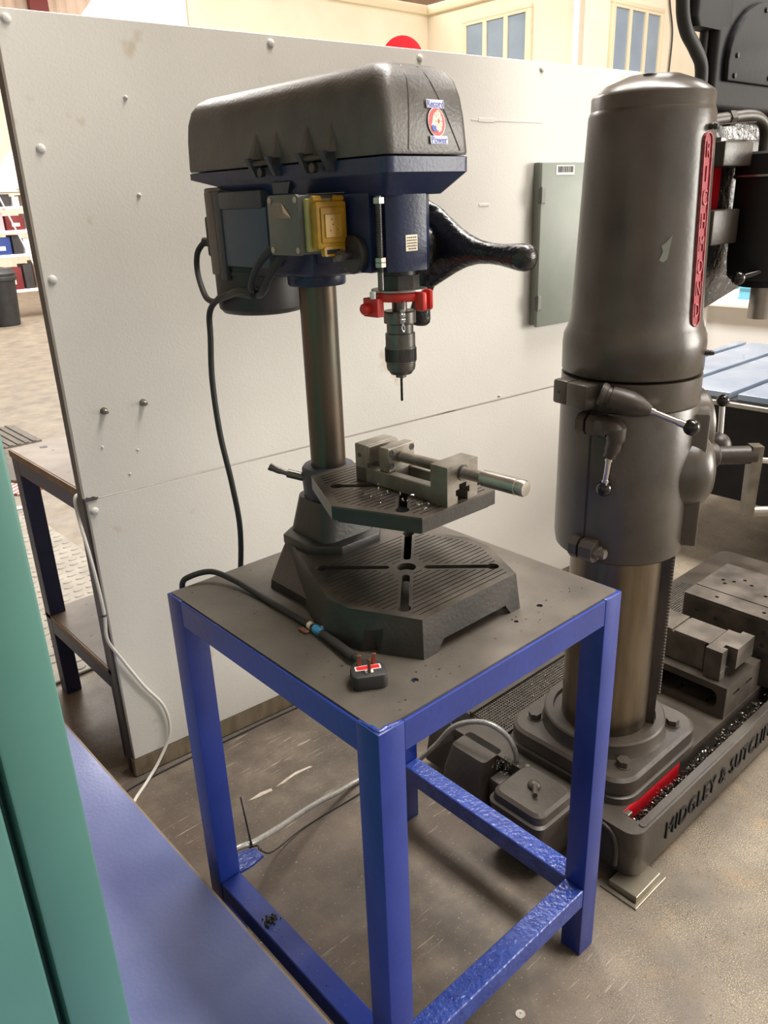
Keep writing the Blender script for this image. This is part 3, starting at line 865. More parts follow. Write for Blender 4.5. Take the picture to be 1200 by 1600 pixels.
# cast wall: arch under the front edge, sloped facets with a notch at the front corners
vs = [(x, y, BT - 0.003) for x, y in B_top]
fac = [(0.122, 0.166, 0.893), (0.448, 0.166, 0.893)]
zb = TOP
base.add([(0.175, 0.093, BT), (0.395, 0.093, BT), (0.400, 0.086, zb), (0.375, 0.086, zb), (0.362, 0.087, zb + 0.019), (0.215, 0.087, zb + 0.019), (0.200, 0.086, zb), (0.170, 0.086, zb)], [[0, 1, 2, 3, 4, 5, 6, 7]])
for s_ in (0, 1):
    def X(x):
        return x if s_ == 0 else 2 * CX - x
    base.add([(X(0.175), 0.093, BT), (X(0.121), 0.202, BT), (X(0.118), 0.196, 0.897), (X(0.124), 0.170, 0.892), (X(0.134), 0.158, 0.891), (X(0.143), 0.146, 0.895)], [[0, 1, 2, 3, 4, 5]])
    base.add([(X(0.143), 0.146, 0.895), (X(0.175), 0.093, BT), (X(0.170), 0.086, zb), (X(0.135), 0.146, zb)], [[0, 1, 2, 3]])
    base.add([(X(0.134), 0.158, 0.891), (X(0.143), 0.146, 0.895), (X(0.135), 0.146, zb), (X(0.140), 0.160, zb)], [[0, 1, 2, 3]])
    base.add([(X(0.124), 0.170, 0.892), (X(0.134), 0.158, 0.891), (X(0.140), 0.160, zb), (X(0.120), 0.172, zb)], [[0, 1, 2, 3]])
    base.add([(X(0.118), 0.196, 0.897), (X(0.124), 0.170, 0.892), (X(0.120), 0.172, zb), (X(0.103), 0.248, zb), (X(0.118), 0.251, BT), (X(0.121), 0.202, BT)], [[0, 1, 2, 3, 4, 5]])
    base.add([(X(0.118), 0.251, BT), (X(0.103), 0.248, zb), (X(0.215), 0.530, zb), (X(0.225), 0.512, BT)], [[0, 1, 2, 3]])
    # low sloping web behind
    base.add([(X(0.118), 0.27, zb), (X(0.146), 0.330, zb), (X(0.146), 0.460, zb), (X(0.222), 0.532, zb),
              (X(0.123), 0.275, 0.869), (X(0.147), 0.331, 0.869), (X(0.148), 0.459, 0.869), (X(0.222), 0.530, 0.880),
              (X(0.122), 0.262, 0.905), (X(0.222), 0.508, 0.912)],
             [[0, 1, 5, 4], [1, 2, 6, 5], [2, 3, 7, 6], [4, 5, 8], [5, 6, 9, 8], [6, 7, 9]])
base.add([(0.225, 0.512, BT), (0.345, 0.512, BT), (0.355, 0.530, zb), (0.215, 0.530, zb)], [[0, 1, 2, 3]])
bs = obj('base', base, 'cast_black', dp_, ang=20)
obj('base_surface', skin, 'machined_oiled', bs, smooth=False)
obj('base_web', MB().plate(B_top, slots, BT - 0.012, BT - 0.003), 'machined_oiled', bs, smooth=False)

foot = MB()
oct_ = [(CX - 0.084, 0.405), (CX - 0.045, 0.362), (CX + 0.045, 0.362), (CX + 0.084, 0.405), (CX + 0.084, 0.488), (CX + 0.045, 0.511), (CX - 0.045, 0.511), (CX - 0.084, 0.488)]
foot.prism(oct_, BT - 0.002, BT + 0.016, bev=0.002)
r1 = rrect(CX - 0.062, CX + 0.062, CY - 0.060, CY + 0.060, 0.022)
r2 = rrect(CX - 0.050, CX + 0.050, CY - 0.050, CY + 0.050, 0.03)
foot.loft([at_z(r1, BT + 0.014), at_z(r2, BT + 0.085)])
obj('column_foot', foot, 'cast_black', dp_)
obj('column', MB().cyl((CX, CY, BT + 0.02), (CX, CY, 1.46), 0.0318, n=48), 'column_steel', dp_)
# table
TZ1 = 1.068
T_out = [(0.203, 0.118), (0.367, 0.118), (0.427, 0.258), (0.362, 0.395), (0.208, 0.395), (0.143, 0.258)]
def half_tab(y):
    return 0.082 + (y - 0.118) / 0.14 * 0.06 if y < 0.258 else 0.142 - (y - 0.258) / 0.137 * 0.065
tsl = diag_slots(0.036, 0.112, 0.0065) + [circle(CX, SY, 0.0145, 24)]
tb = obj('work_table', MB().plate(T_out, tsl, TZ1 - 0.024, TZ1 - 0.003).plate([(CX + (x - CX) * 0.93, SY + (y - SY) * 0.93) for x, y in T_out], [circle(CX, SY, 0.09, 24)], TZ1 - 0.03, TZ1 - 0.024), 'cast_black', dp_, smooth=False)
obj('table_surface', MB().plate(T_out, tsl + grooved(None, None, 0.132, 0.385, 0.0108, half_tab, 0.016, 0, 0), TZ1 - 0.003, TZ1), 'machined_oiled', tb, smooth=False)
br = obj('table_bracket', MB().lathe([(0.046, 0.0), (0.048, 0.004), (0.050, 0.05), (0.0495, 0.070), (0.046, 0.075), (0.032, 0.076), (0.032, 0.0)], (CX, CY, 0.985), n=40)
         .box(CX - 0.042, CX + 0.042, 0.30, 0.42, 1.0, TZ1 - 0.022, 0.008).box(CX - 0.03, CX + 0.03, 0.16, 0.31, TZ1 - 0.05, TZ1 - 0.022, 0.006), 'press_slate', dp_)
obj('clamp_lever', MB().cyl((0.252, 0.468, 1.036), (0.226, 0.494, 1.046), 0.008, n=14).tube([(0.226, 0.494, 1.046), (0.214, 0.506, 1.052), (0.203, 0.517, 1.060)], [0.005, 0.006, 0.007], 12, 5), 'dark_steel', br)

# head casting
hd = MB()
plan = [(0.225, 0.47), (0.225, 0.236), (0.243, 0.236), (0.243, 0.222), (0.250, 0.213), (0.263, 0.205), (0.307, 0.205), (0.340, 0.232), (0.345, 0.25), (0.345, 0.47)]
low = [(x, y) for x, y in plan]
q_plan = [(0.225, 0.300), (0.225, 0.236), (0.243, 0.236), (0.243, 0.222), (0.250, 0.213), (0.263, 0.205), (0.307, 0.205), (0.340, 0.232), (0.345, 0.25), (0.345, 0.300)]
hd.prism(q_plan, 1.409, 1.540)
hd.prism([(0.230, 0.46), (0.230, 0.295), (0.340, 0.295), (0.340, 0.46)], 1.418, 1.540)
hd.box(0.222, 0.348, 0.37, 0.505, 1.395, 1.535, 0.012)
hd.lathe([(0.047, 0.0), (0.049, 0.003), (0.049, 0.018), (0.046, 0.026)], (CX, CY, 1.378), n=40)
hd.box(0.250, 0.320, 0.49, 0.56, 1.42, 1.52, 0.008)
hdo = obj('head_casting', hd, 'press_blue', dp_)
obj('name_plate', MB().box(0.2225, 0.2245, 0.285, 0.375, 1.518, 1.532), 'vise_steel', hdo)
lab = obj('warning_label', MB().box(0.2645, 0.2875, 0.2038, 0.2046, 1.437, 1.459, 0, 1), 'label_cream', hdo, smooth=False)
tx = MB()
for i in range(5):
    x_ = 0.2665 + (0.003 if i == 4 else 0)
    while x_ < 0.285 - (0.003 if i == 4 else 0):
        wv = random.uniform(0.0015, 0.004)
        tx.box(x_, min(x_ + wv, 0.2855), 0.2036, 0.2039, 1.4545 - i * 0.0038, 1.4562 - i * 0.0038)
        x_ += wv + 0.0009
obj('lettering', tx, 'ink_grey', lab, smooth=False)
# depth stop
ds = obj('depth_rod', MB().cyl((0.234, 0.226, 1.385), (0.234, 0.226, 1.528), 0.0045, n=14), 'dark_steel', dp_)
thr = MB()
for i in range(44):
    z = 1.41 + i * 0.0022
    thr.lathe([(0.0046, 0), (0.0056, 0.0008), (0.0046, 0.0016)], (0.234, 0.226, z), n=10)
obj('thread', thr, 'dark_steel', ds)
for z in (1.502, 1.424, 1.417):
    obj('stop_nut', MB().cyl((0.234, 0.226, z), (0.234, 0.226, z + (0.008 if z > 1.5 else 0.006)), 0.0085, n=6), 'steel', ds)
dsc = obj('spring_cap', MB().lathe([(0.026, 0.0), (0.027, 0.002), (0.027, 0.009), (0.024, 0.012), (0.004, 0.012)], (0.2255, 0.268, 1.434), (-1, 0, 0), 36), 'cast_black', dp_)
obj('cap_bolt', MB().cyl((0.214, 0.268, 1.434), (0.196, 0.268, 1.434), 0.0065, n=16).cyl((0.200, 0.268, 1.434), (0.192, 0.268, 1.434), 0.008, n=6), 'dark_steel', dsc)
obj('side_bolt', MB().cyl((0.226, 0.31, 1.426), (0.218, 0.31, 1.426), 0.004, n=6), 'dark_steel', dp_)

# pulley case and belt cover
XL, XR, YF, YB = 0.206, 0.369, 0.175, 0.698
case = MB()
def ring(dx, y0, y1, z, r=0.014):
    return at_z(rrect(XL + dx, XR - dx, y0, y1, r), z)
case.loft([ring(0.022, 0.206, 0.52, 1.512), ring(0.002, 0.178, 0.62, 1.5375), ring(0.0, YF, YB, 1.5405 + 0.008), ring(0.0, YF, YB, 1.5595), ring(0.004, YF + 0.004, YB - 0.004, 1.561)])
for v in case.v:
    if 1.548 < v.z < 1.549:
        v.z = 1.5405 if v.y < 0.5 else 1.5405 + 0.010 * (v.y - 0.5) / 0.198
obj('pulley_case', case, 'press_blue', dp_, ang=25)
cov = MB()
cov.loft([ring(0.001, YF + 0.001, YB - 0.002, 1.5625, 0.014), ring(0.000, YF, YB, 1.566, 0.015), ring(0.001, 0.180, YB - 0.002, 1.610, 0.016), ring(0.003, 0.1845, YB - 0.005, 1.636, 0.017),
          ring(0.008, 0.190, YB - 0.010, 1.655, 0.018), ring(0.017, 0.199, YB - 0.018, 1.668, 0.020), ring(0.030, 0.212, YB - 0.030, 1.675, 0.020), ring(0.046, 0.228, YB - 0.046, 1.678, 0.016), ring(0.070, 0.26, YB - 0.08, 1.6785, 0.008)])
cv = obj('belt_cover', cov, 'cover_plastic', dp_, ang=60)
def front_y(z):
    tab = [(1.566, 0.175), (1.610, 0.180), (1.636, 0.1845), (1.655, 0.190), (1.668, 0.199), (1.675, 0.212)]
    for (a, b), (c, d) in zip(tab[:-1], tab[1:]):
        if z <= c:
            return b + (d - b) * (z - a) / (c - a)
    return 0.216
for xa, xb in ((0.246, 0.262), (0.346, 0.293)):
    pts = []
    for k in range(9):
        t = k / 8
        z = 1.567 + 0.104 * t
        pts.append((xa + (xb - xa) * t, front_y(z) + 0.0004, z))
    obj('moulded_ridge', MB().tube(pts, 0.0013, 8, 3), 'cover_plastic', cv)
for yh in (0.447, 0.315):
    for dy in (0.027, -0.027):
        y = yh + dy
        # cone-shaped rib on the cover, hinge lug on the case
        obj('hinge_rib', MB().loft([[(XL + 0.004, y - 0.012, 1.571), (XL - 0.013, y - 0.008, 1.571), (XL - 0.013, y + 0.008, 1.571), (XL + 0.004, y + 0.012, 1.571)],
                                    [(XL + 0.004, y - 0.010, 1.584), (XL - 0.007, y - 0.005, 1.586), (XL - 0.007, y + 0.005, 1.586), (XL + 0.004, y + 0.010, 1.584)],
                                    [(XL + 0.005, y - 0.001, 1.612), (XL + 0.0025, y - 0.0005, 1.612), (XL + 0.0025, y + 0.0005, 1.612), (XL + 0.005, y + 0.001, 1.612)]]), 'cover_plastic', cv)
        s_ = 1 if dy > 0 else -1
        obj('hinge_lug', MB().loft([[(XL + 0.004, y - 0.006, 1.546), (XL - 0.008, y - 0.004, 1.546), (XL - 0.008, y + 0.004, 1.546), (XL + 0.004, y + 0.006, 1.546)],
                                    [(XL + 0.004, y - 0.006, 1.573), (XL - 0.022, y - 0.005, 1.573), (XL - 0.022, y + 0.005, 1.573), (XL + 0.004, y + 0.006, 1.573)]]), 'press_slate', dp_)
    obj('hinge_pin', MB().cyl((XL - 0.011, yh - 0.034, 1.565), (XL - 0.011, yh + 0.034, 1.565), 0.004, n=12).cyl((XL - 0.009, yh, 1.552), (XL - 0.0165, yh, 1.552), 0.0065, n=16), 'cast_black', dp_)
obj('case_bracket', MB().prism([(0.392, 1.537), (0.440, 1.537), (0.438, 1.521), (0.400, 1.521)], XL + 0.0, XL + 0.008,
    Matrix(((0, 0, 1, 0), (1, 0, 0, 0), (0, 1, 0, 0), (0, 0, 0, 1)))), 'press_slate', dp_, smooth=False)

# emblem on the cover front: word, oval, word
dec = thing_dec = obj('emblem', MB().plate(circle(0, 0, 0.0165, 40, 0.0185), [], 0.0, 0.0006,
    Matrix.Translation((0.302, front_y(1.602) - 0.0014, 1.602)) @ Matrix.Rotation(R90 - 0.125, 4, 'X')), 'label_white', cv, smooth=False)
def DM(dx, dz, off_):
    return Matrix.Translation((0.302, front_y(1.602) - 0.0014, 1.602)) @ Matrix.Rotation(R90 - 0.125, 4, 'X') @ Matrix.Translation((dx, dz, off_))
obj('oval', MB().plate(circle(0, 0, 0.0152, 40, 0.0172), [], 0.0006, 0.001, DM(0, 0, 0)), 'logo_red', dec, smooth=False)
whl = MB()
for k in range(10):
    a0, a1 = 2 * math.pi * k / 10 + 0.06, 2 * math.pi * (k + 1) / 10 - 0.06
    pts = [(0.003 + 0.002 * math.cos(a0), 0.001 + 0.003 * math.sin(a0))]
    pts += [(0.003 + 0.0072 * math.cos(a0 + (a1 - a0) * t / 4), 0.001 + 0.0138 * math.sin(a0 + (a1 - a0) * t / 4)) for t in range(5)]
    pts += [(0.003 + 0.002 * math.cos(a1), 0.001 + 0.003 * math.sin(a1))]
    whl.plate(pts, [], 0.001, 0.0014, DM(0, 0, 0))
whl.plate([(-0.002, 0.013), (-0.007, 0.007), (-0.0095, 0.0), (-0.0115, -0.004), (-0.0108, -0.008), (-0.005, -0.006), (-0.004, 0.0), (-0.0035, 0.008)], [], 0.001, 0.0014, DM(0, 0, 0))
obj('wheel', whl, 'logo_cream', dec, smooth=False)
obj('blue_shape', MB().plate([(-0.0115, -0.006), (-0.009, -0.003), (-0.006, -0.005), (-0.004, -0.004), (-0.003, -0.009), (0.0005, -0.0115), (-0.007, -0.0118), (-0.010, -0.0105)], [], 0.0014, 0.0017, DM(0, 0, 0)), 'logo_blue', dec, smooth=False)
for word, dz, sz in (('Record', 0.0225, 0.0108), ('Power', -0.0225, 0.0116)):
    obj('word_backing', MB().plate(rrect(-0.0165, 0.0165, -0.0052, 0.0052, 0.0012), [], 0.0, 0.001, DM(0.0 if dz > 0 else 0.0015, dz, 0)), 'label_white', dec, smooth=False)
    obj('word', MB().text(word, sz, 0.0002, DM(0.0 if dz > 0 else 0.0015, dz, 0.0012), bold=0.00012, sx=1.0), 'logo_blue', dec, smooth=False)
    obj('underline', MB().box(-0.0155, 0.0155, -0.0045, -0.0038, 0.001, 0.0013, 0, 1, DM(0.0 if dz > 0 else 0.0015, dz, 0)), 'logo_blue', dec, smooth=False)

# motor
MXc, MYc = 0.290, 0.622
mt = obj('motor', MB().lathe([(0.020, 1.320), (0.058, 1.320), (0.072, 1.323), (0.0795, 1.331), (0.0815, 1.346), (0.0815, 1.392), (0.084, 1.392), (0.084, 1.398), (0.0815, 1.398), (0.0815, 1.505), (0.084, 1.505), (0.084, 1.530), (0.079, 1.536), (0.02, 1.537)], (MXc, MYc, 0), n=48), 'motor_black', dp_)
obj('motor_flange', MB().box(0.206, 0.225, 0.622, 0.650, 1.392, 1.530, 0.003).box(0.207, 0.245, 0.598, 0.650, 1.513, 1.5355, 0.003), 'bracket_tan', mt)
obj('motor_bracket', MB().box(0.203, 0.212, 0.595, 0.616, 1.385, 1.53, 0.002).box(0.203, 0.30, 0.47, 0.60, 1.50, 1.528, 0.003), 'press_slate', mt)
obj('motor_guard', MB().box(0.2045, 0.30, 0.462, 0.596, 1.408, 1.503, 0.004), 'motor_blue', mt)
obj('motor_strut', MB().box(0.23, 0.34, 0.49, 0.56, 1.39, 1.43, 0.01), 'press_slate', mt)
obj('terminal_box', MB().box(0.255, 0.325, 0.685, 0.712, 1.405, 1.478, 0.005).box(0.23, 0.30, 0.664, 0.70, 1.42, 1.49, 0.005), 'rubber', mt)
obj('cable_gland', MB().cyl((0.262, 0.70, 1.443), (0.245, 0.735, 1.445), 0.010, 0.008, 14).cyl((0.255, 0.715, 1.444), (0.251, 0.722, 1.4445), 0.012, n=8), 'rubber', mt)

# switch box
sb = obj('switch_box', MB().box(0.157, 0.226, 0.303, 0.377, 1.437, 1.517, 0.004), 'grey_plastic', dp_)
obj('box_lid', MB().prism(rrect(0.302, 0.378, 1.436, 1.518, 0.006), 0.152, 0.158, Matrix(((0, 0, 1, 0), (1, 0, 0, 0), (0, 1, 0, 0), (0, 0, 0, 1))), bev=0.001), 'grey_plastic', sb)
for y in (0.309, 0.371):
    for z in (1.443, 1.511):
        obj('lid_screw', MB().lathe([(0.0045, 0), (0.0045, 0.001), (0.0025, 0.0012)], (0.1522, y, z), (-1, 0, 0), 12), 'steel', sb)
obj('lid_label', MB().prism([(0.364, 1.508), (0.364, 1.487), (0.319, 1.487), (0.342, 1.508)], 0.1512, 0.1519, Matrix(((0, 0, 1, 0), (1, 0, 0, 0), (0, 1, 0, 0), (0, 0, 0, 1)))), 'vise_steel', sb, smooth=False)
obj('label_peel', MB().add([(0.1515, 0.342, 1.508), (0.1515, 0.319, 1.487), (0.146, 0.330, 1.494)], [[0, 1, 2]]), 'chrome', sb, smooth=False)
ys_ = obj('switch_frame', MB().box(0.160, 0.216, 0.293, 0.303, 1.441, 1.512, 0.003), 'yellow_pale', sb)
fl_ = obj('switch_flap', MB().box(0.164, 0.219, 0.277, 0.2925, 1.444, 1.508, 0.004).box(0.170, 0.213, 0.2745, 0.278, 1.452, 1.500, 0.002), 'yellow_plastic', ys_)
obj('stop_button', MB().box(0.175, 0.206, 0.2725, 0.2748, 1.459, 1.491, 0.001, 1), 'yellow_plastic', ys_)
obj('flap_hinge', MB().cyl((0.162, 0.284, 1.511), (0.176, 0.284, 1.511), 0.0045, n=12), 'yellow_plastic', ys_)
obj('flap_hinge', MB().cyl((0.202, 0.284, 1.511), (0.216, 0.284, 1.511), 0.0045, n=12), 'yellow_plastic', ys_)
obj('flap_catch', MB().plate(rrect(0.174, 0.212, 1.434, 1.447, 0.003), [rrect(0.178, 0.208, 1.437, 1.4435, 0.001)], -0.004, 0.004, Matrix(((1, 0, 0, 0), (0, 0, 1, 0.280), (0, 1, 0, 0), (0, 0, 0, 1)))), 'yellow_plastic', ys_)
for x, z in ((0.187, 1.484), (0.189, 1.477), (0.197, 1.470), (0.184, 1.469)):
    obj('button_mark', MB().lathe([(0.0012, 0), (0.0012, 0.0003)], (x, 0.2726, z), (0, -1, 0), 8), 'ink_grey', ys_)

# feed handle: hub with three tapering arms on the far side
hub = Vector((0.378, 0.272, 1.437))
fh = obj('feed_hub', MB().lathe([(0.034, 0.0), (0.036, 0.006), (0.036, 0.03), (0.030, 0.042), (0.012, 0.046)], (0.345, hub.y, hub.z), (1, 0, 0), 36), 'black_iron', dp_)
for ang_, ln in ((184, 0.208), (68, 0.15), (282, 0.128)):
    a = math.radians(ang_)
    ax = Vector((0, math.cos(a), math.sin(a)))
    k = ln / 0.208
    prof = [(0.066, 0.0), (0.060, 0.018), (0.048, 0.038), (0.035, 0.060 * k + 0.0), (0.0245, 0.082 * k), (0.0175, 0.105 * k), (0.0148, 0.130 * k), (0.0150, 0.150 * k), (0.0172, 0.170 * k), (0.0190, 0.186 * k), (0.0188, 0.196 * k), (0.0155, 0.203 * k), (0.0085, 0.2068 * k), (0.001, 0.208 * k)]
    mb = MB().lathe(prof, (0, 0, 0), ax, 28)
    for v in mb.v:
        r_ = (v - ax * v.dot(ax)).length
        if r_ > 0.019:
            v.x *= 0.019 / r_
        v += hub
    obj('feed_arm', mb, 'black_iron', dp_, ang=60)

# quill, chuck guard collar, chuck, drill bit
obj('quill_nut', MB().cyl((CX, SY, 1.382), (CX, SY, 1.402), 0.031, n=8).cyl((CX, SY, 1.40), (CX, SY, 1.412), 0.026, n=32), 'cast_black', dp_)
gd = obj('guard_collar', MB().lathe([(0.022, 0.0), (0.040, 0.0), (0.041, 0.002), (0.041, 0.010), (0.039, 0.013), (0.022, 0.013)], (CX, SY, 1.366), n=40)
         .box(CX - 0.005, CX + 0.005, SY - 0.056, SY - 0.036, 1.352, 1.380, 0.004).box(CX + 0.014, CX + 0.022, SY - 0.052, SY - 0.032, 1.352, 1.382, 0.004)
         .box(CX - 0.052, CX - 0.038, SY - 0.008, SY + 0.024, 1.345, 1.372, 0.001, 1)
         .lathe([(0.008, 0.0), (0.008, 0.010), (0.006, 0.012), (0.002, 0.012)], (CX - 0.052, SY + 0.012, 1.357), (-1, 0, 0), 18), 'red_paint', dp_)
obj('guard_washer', MB().lathe([(0.024, 0.0), (0.042, 0.0), (0.042, 0.0025), (0.024, 0.0025)], (CX, SY, 1.3795), n=40), 'steel', gd)
obj('guard_screw', MB().cyl((CX - 0.052, SY + 0.0, 1.382), (CX - 0.052, SY + 0.0, 1.372), 0.005, n=12), 'chrome', gd)
spg = MB()
pts = []
for k in range(80):
    t = k / 79
    pts.append((CX - 0.024 + 0.0035 * math.cos(k * 1.3), SY - 0.032 + 0.0035 * math.sin(k * 1.3), 1.356 - 0.020 * t))
spg.tube(pts, 0.0009, 5, 0)
spg.tube([(CX - 0.024, SY - 0.032, 1.358), (CX - 0.024, SY - 0.034, 1.366), (CX - 0.022, SY - 0.036, 1.369)], 0.0009, 5, 3)
spg.tube([(CX - 0.024, SY - 0.032, 1.335), (CX - 0.027, SY - 0.033, 1.329), (CX - 0.024, SY - 0.034, 1.324), (CX - 0.021, SY - 0.033, 1.329), (CX - 0.0235, SY - 0.032, 1.335)], 0.0009, 5, 4)
obj('guard_spring', spg, 'chrome', gd)
obj('spindle', MB().lathe([(0.0115, 0.0), (0.0115, 0.03), (0.013, 0.03), (0.013, 0.06)], (CX, SY, 1.340), n=24), 'dark_steel', dp_)
ck = obj('chuck', MB().lathe([(0.0235, 1.350), (0.0245, 1.348), (0.0245, 1.332), (0.0205, 1.330), (0.0205, 1.317), (0.023, 1.316), (0.023, 1.297), (0.0238, 1.2955), (0.0238, 1.272), (0.0228, 1.271), (0.0228, 1.266), (0.0215, 1.260), (0.0205, 1.2595), (0.0165, 1.2535), (0.010, 1.252)], (CX, SY, 0), n=48), 'dark_steel', dp_, ang=25)
kn = MB()
for k in range(60):
    a = 2 * math.pi * k / 60
    kn.box(-0.0005, 0.0005, -0.0008, 0.0008, 1.274, 1.2935, 0, 1, Matrix.Translation((CX + 0.0238 * math.cos(a), SY + 0.0238 * math.sin(a), 0)) @ Matrix.Rotation(a - R90, 4, 'Z'))
obj('knurling', kn, 'cast_black', ck, smooth=False)
jw = MB()
for k in range(3):
    a = 2 * math.pi * k / 3 + 0.4
    jw.box(-0.003, 0.003, 0.001, 0.0085, 1.2465, 1.253, 0.001, 1, Matrix.Translation((CX, SY, 0)) @ Matrix.Rotation(a, 4, 'Z'))
obj('jaws', jw, 'dark_steel', ck)
bit = MB()
rings_ = []
for k in range(31):
    z = 1.250 - 0.040 * k / 30
    a = k * 0.55
    pr = []
    for i in range(12):
        t = 2 * math.pi * i / 12
        r_ = 0.0021 if abs(math.cos(t)) > 0.35 else 0.0013
        pr.append((CX + r_ * math.cos(t + a), SY + r_ * math.sin(t + a), z))
    rings_.append(pr)
rings_.append([(CX, SY, 1.2092)] * 12)
bit.loft(rings_, cap=False)
obj('drill_bit', bit, 'black_gloss', ck)

# cables of the press
cb = MB()
cb.tube([(0.185, 0.377, 1.452), (0.175, 0.40, 1.445), (0.17, 0.44, 1.42), (0.175, 0.475, 1.385), (0.19, 0.49, 1.372)], 0.0065, 10)
cb.tube([(0.20, 0.377, 1.447), (0.185, 0.40, 1.43), (0.18, 0.43, 1.40), (0.185, 0.46, 1.375), (0.192, 0.485, 1.368)], 0.0065, 10)
cb.tube([(0.19, 0.49, 1.372), (0.183, 0.53, 1.372), (0.19, 0.575, 1.362), (0.20, 0.625, 1.352)], 0.0065, 10)
cb.tube([(0.246, 0.733, 1.445), (0.235, 0.745, 1.425), (0.225, 0.735, 1.39), (0.205, 0.68, 1.352), (0.20, 0.64, 1.345)], 0.0055, 10)
obj('switch_cables', cb, 'rubber', dp_)
obj('cable_tie', MB().lathe([(0.010, -0.002), (0.0115, 0), (0.010, 0.002)], (0.189, 0.489, 1.372), (0.2, 1, -0.1), 12), 'rubber', dp_)
pc = MB()
pc.tube([(0.19, 0.50, 1.366), (0.188, 0.56, 1.366), (0.192, 0.62, 1.35), (0.195, 0.655, 1.325), (0.195, 0.662, 1.28), (0.19, 0.665, 1.20), (0.185, 0.65, 1.10), (0.19, 0.635, 1.0), (0.195, 0.632, 0.9), (0.19, 0.65, 0.78),
         (0.17, 0.665, 0.71), (0.13, 0.67, 0.685), (0.09, 0.66, 0.71), (0.06, 0.635, 0.78), (0.043, 0.605, 0.845), (0.052, 0.585, 0.866), (0.085, 0.562, 0.872), (0.102, 0.51, 0.865), (0.107, 0.455, 0.8595), (0.107, 0.40, 0.8583), (0.107, 0.33, 0.8583), (0.104, 0.26, 0.8600), (0.097, 0.20, 0.861), (0.088, 0.14, 0.864)], 0.0055, 10)
pco = obj('power_cord', pc, 'rubber', dp_)
obj('cord_sleeve', MB().tube([(0.1045, 0.265, 0.8600), (0.0975, 0.205, 0.8612), (0.090, 0.155, 0.8635)], 0.0075, 12), 'rubber', pco)
obj('cord_marker', MB().cyl((0.1052, 0.272, 0.8600), (0.1034, 0.250, 0.8603), 0.0079, n=14), 'cable_blue', pco)
obj('cord_flag', MB().box(0.107, 0.127, 0.248, 0.262, 0.866, 0.8667, 0, 1), 'label_white', pco)
obj('cord_band', MB().cyl((0.1056, 0.289, 0.8598), (0.1052, 0.281, 0.8599), 0.0066, n=12), 'label_cream', pco)
obj('cord_clip', MB().box(0.088, 0.098, 0.277, 0.297, TOP, TOP + 0.004, 0.001, 1), 'copper_pin', pco)
# plug on its back, pins up
PLM = Matrix.Translation((0.0735, 0.104, TOP)) @ Matrix.Rotation(math.radians(-30), 4, 'Z')
pl = obj('plug', MB().prism([(-0.026, -0.018), (-0.020, -0.024), (0.020, -0.024), (0.026, -0.018), (0.026, 0.006), (0.016, 0.021), (0.009, 0.025), (-0.009, 0.025), (-0.016, 0.021), (-0.026, 0.006)], 0.0, 0.023, PLM, bev=0.003), 'rubber', pco)
obj('fuse_label', MB().plate(rrect(-0.019, 0.019, -0.006, 0.006, 0.001, 1), [], 0.023, 0.0234, PLM).plate(rrect(-0.006, 0.006, -0.014, -0.005, 0.001, 1), [], 0.023, 0.0234, PLM), 'label_white', pl, smooth=False)
obj('fuse_panel', MB().plate(rrect(-0.017, 0.017, -0.0045, 0.0045, 0.001, 1), [], 0.0234, 0.0238, PLM), 'logo_red', pl, smooth=False)
for x, y, h in ((-0.011, 0.009, 0.0177), (0.011, 0.009, 0.0177), (0.0, -0.011, 0.0227)):
    obj('pin', MB().box(x - (0.0031 if y > 0 else 0.002), x + (0.0031 if y > 0 else 0.002), y - (0.002 if y > 0 else 0.004), y + (0.002 if y > 0 else 0.004), 0.022, 0.023 + h, 0.0008, 1, PLM), 'copper_pin', pl)

# ------------------------------------------------------------------ machine vise on the press table
VM = Matrix.Translation((0.290, 0.221, TZ1)) @ Matrix.Rotation(math.radians(3), 4, 'Z') @ Matrix.Diagonal((0.86, 1, 1, 1))
vz = thing('machine_vise', 'bare steel toolmaker vise with round handle on the press table', 'vise', (0.293, 0.215, TZ1))
vb = MB()
vb.box(-0.040, -0.020, -0.098, 0.105, 0.0, 0.026, 0.0015, 1, VM)
vb.box(0.020, 0.040, -0.098, 0.105, 0.0, 0.026, 0.0015, 1, VM)
vb.box(-0.021, 0.021, -0.06, 0.105, 0.0, 0.006, 0.001, 1, VM)
obj('bed', vb, 'vise_steel', vz)
obj('fixed_jaw', MB().box(-0.040, 0.040, 0.078, 0.106, 0.0, 0.064, 0.0015, 1, VM).box(-0.040, 0.040, 0.071, 0.079, 0.034, 0.063, 0.001, 1, VM), 'vise_steel', vz)
obj('jaw_hole', MB().lathe([(0.004, 0), (0.004, 0.0006)], VM @ Vector((-0.040, 0.095, 0.045)), VM.to_3x3() @ Vector((-1, 0, 0)), 12), 'ink_grey', vz)
mj = obj('moving_jaw', MB().box(-0.036, 0.036, 0.030, 0.052, 0.026, 0.066, 0.0015, 1, VM).box(-0.019, 0.019, 0.03, 0.052, 0.007, 0.028, 0.001, 1, VM), 'vise_steel', vz)
for x in (-0.028, 0.028):
    for z in (0.058, 0.036):
        obj('jaw_screw', MB().lathe([(0.0055, 0), (0.0055, 0.0008), (0.0035, 0.0008), (0.003, 0.0002)], VM @ Vector((x, 0.030, z)), VM.to_3x3() @ Vector((0, -1, 0)), 14), 'cast_black', mj)
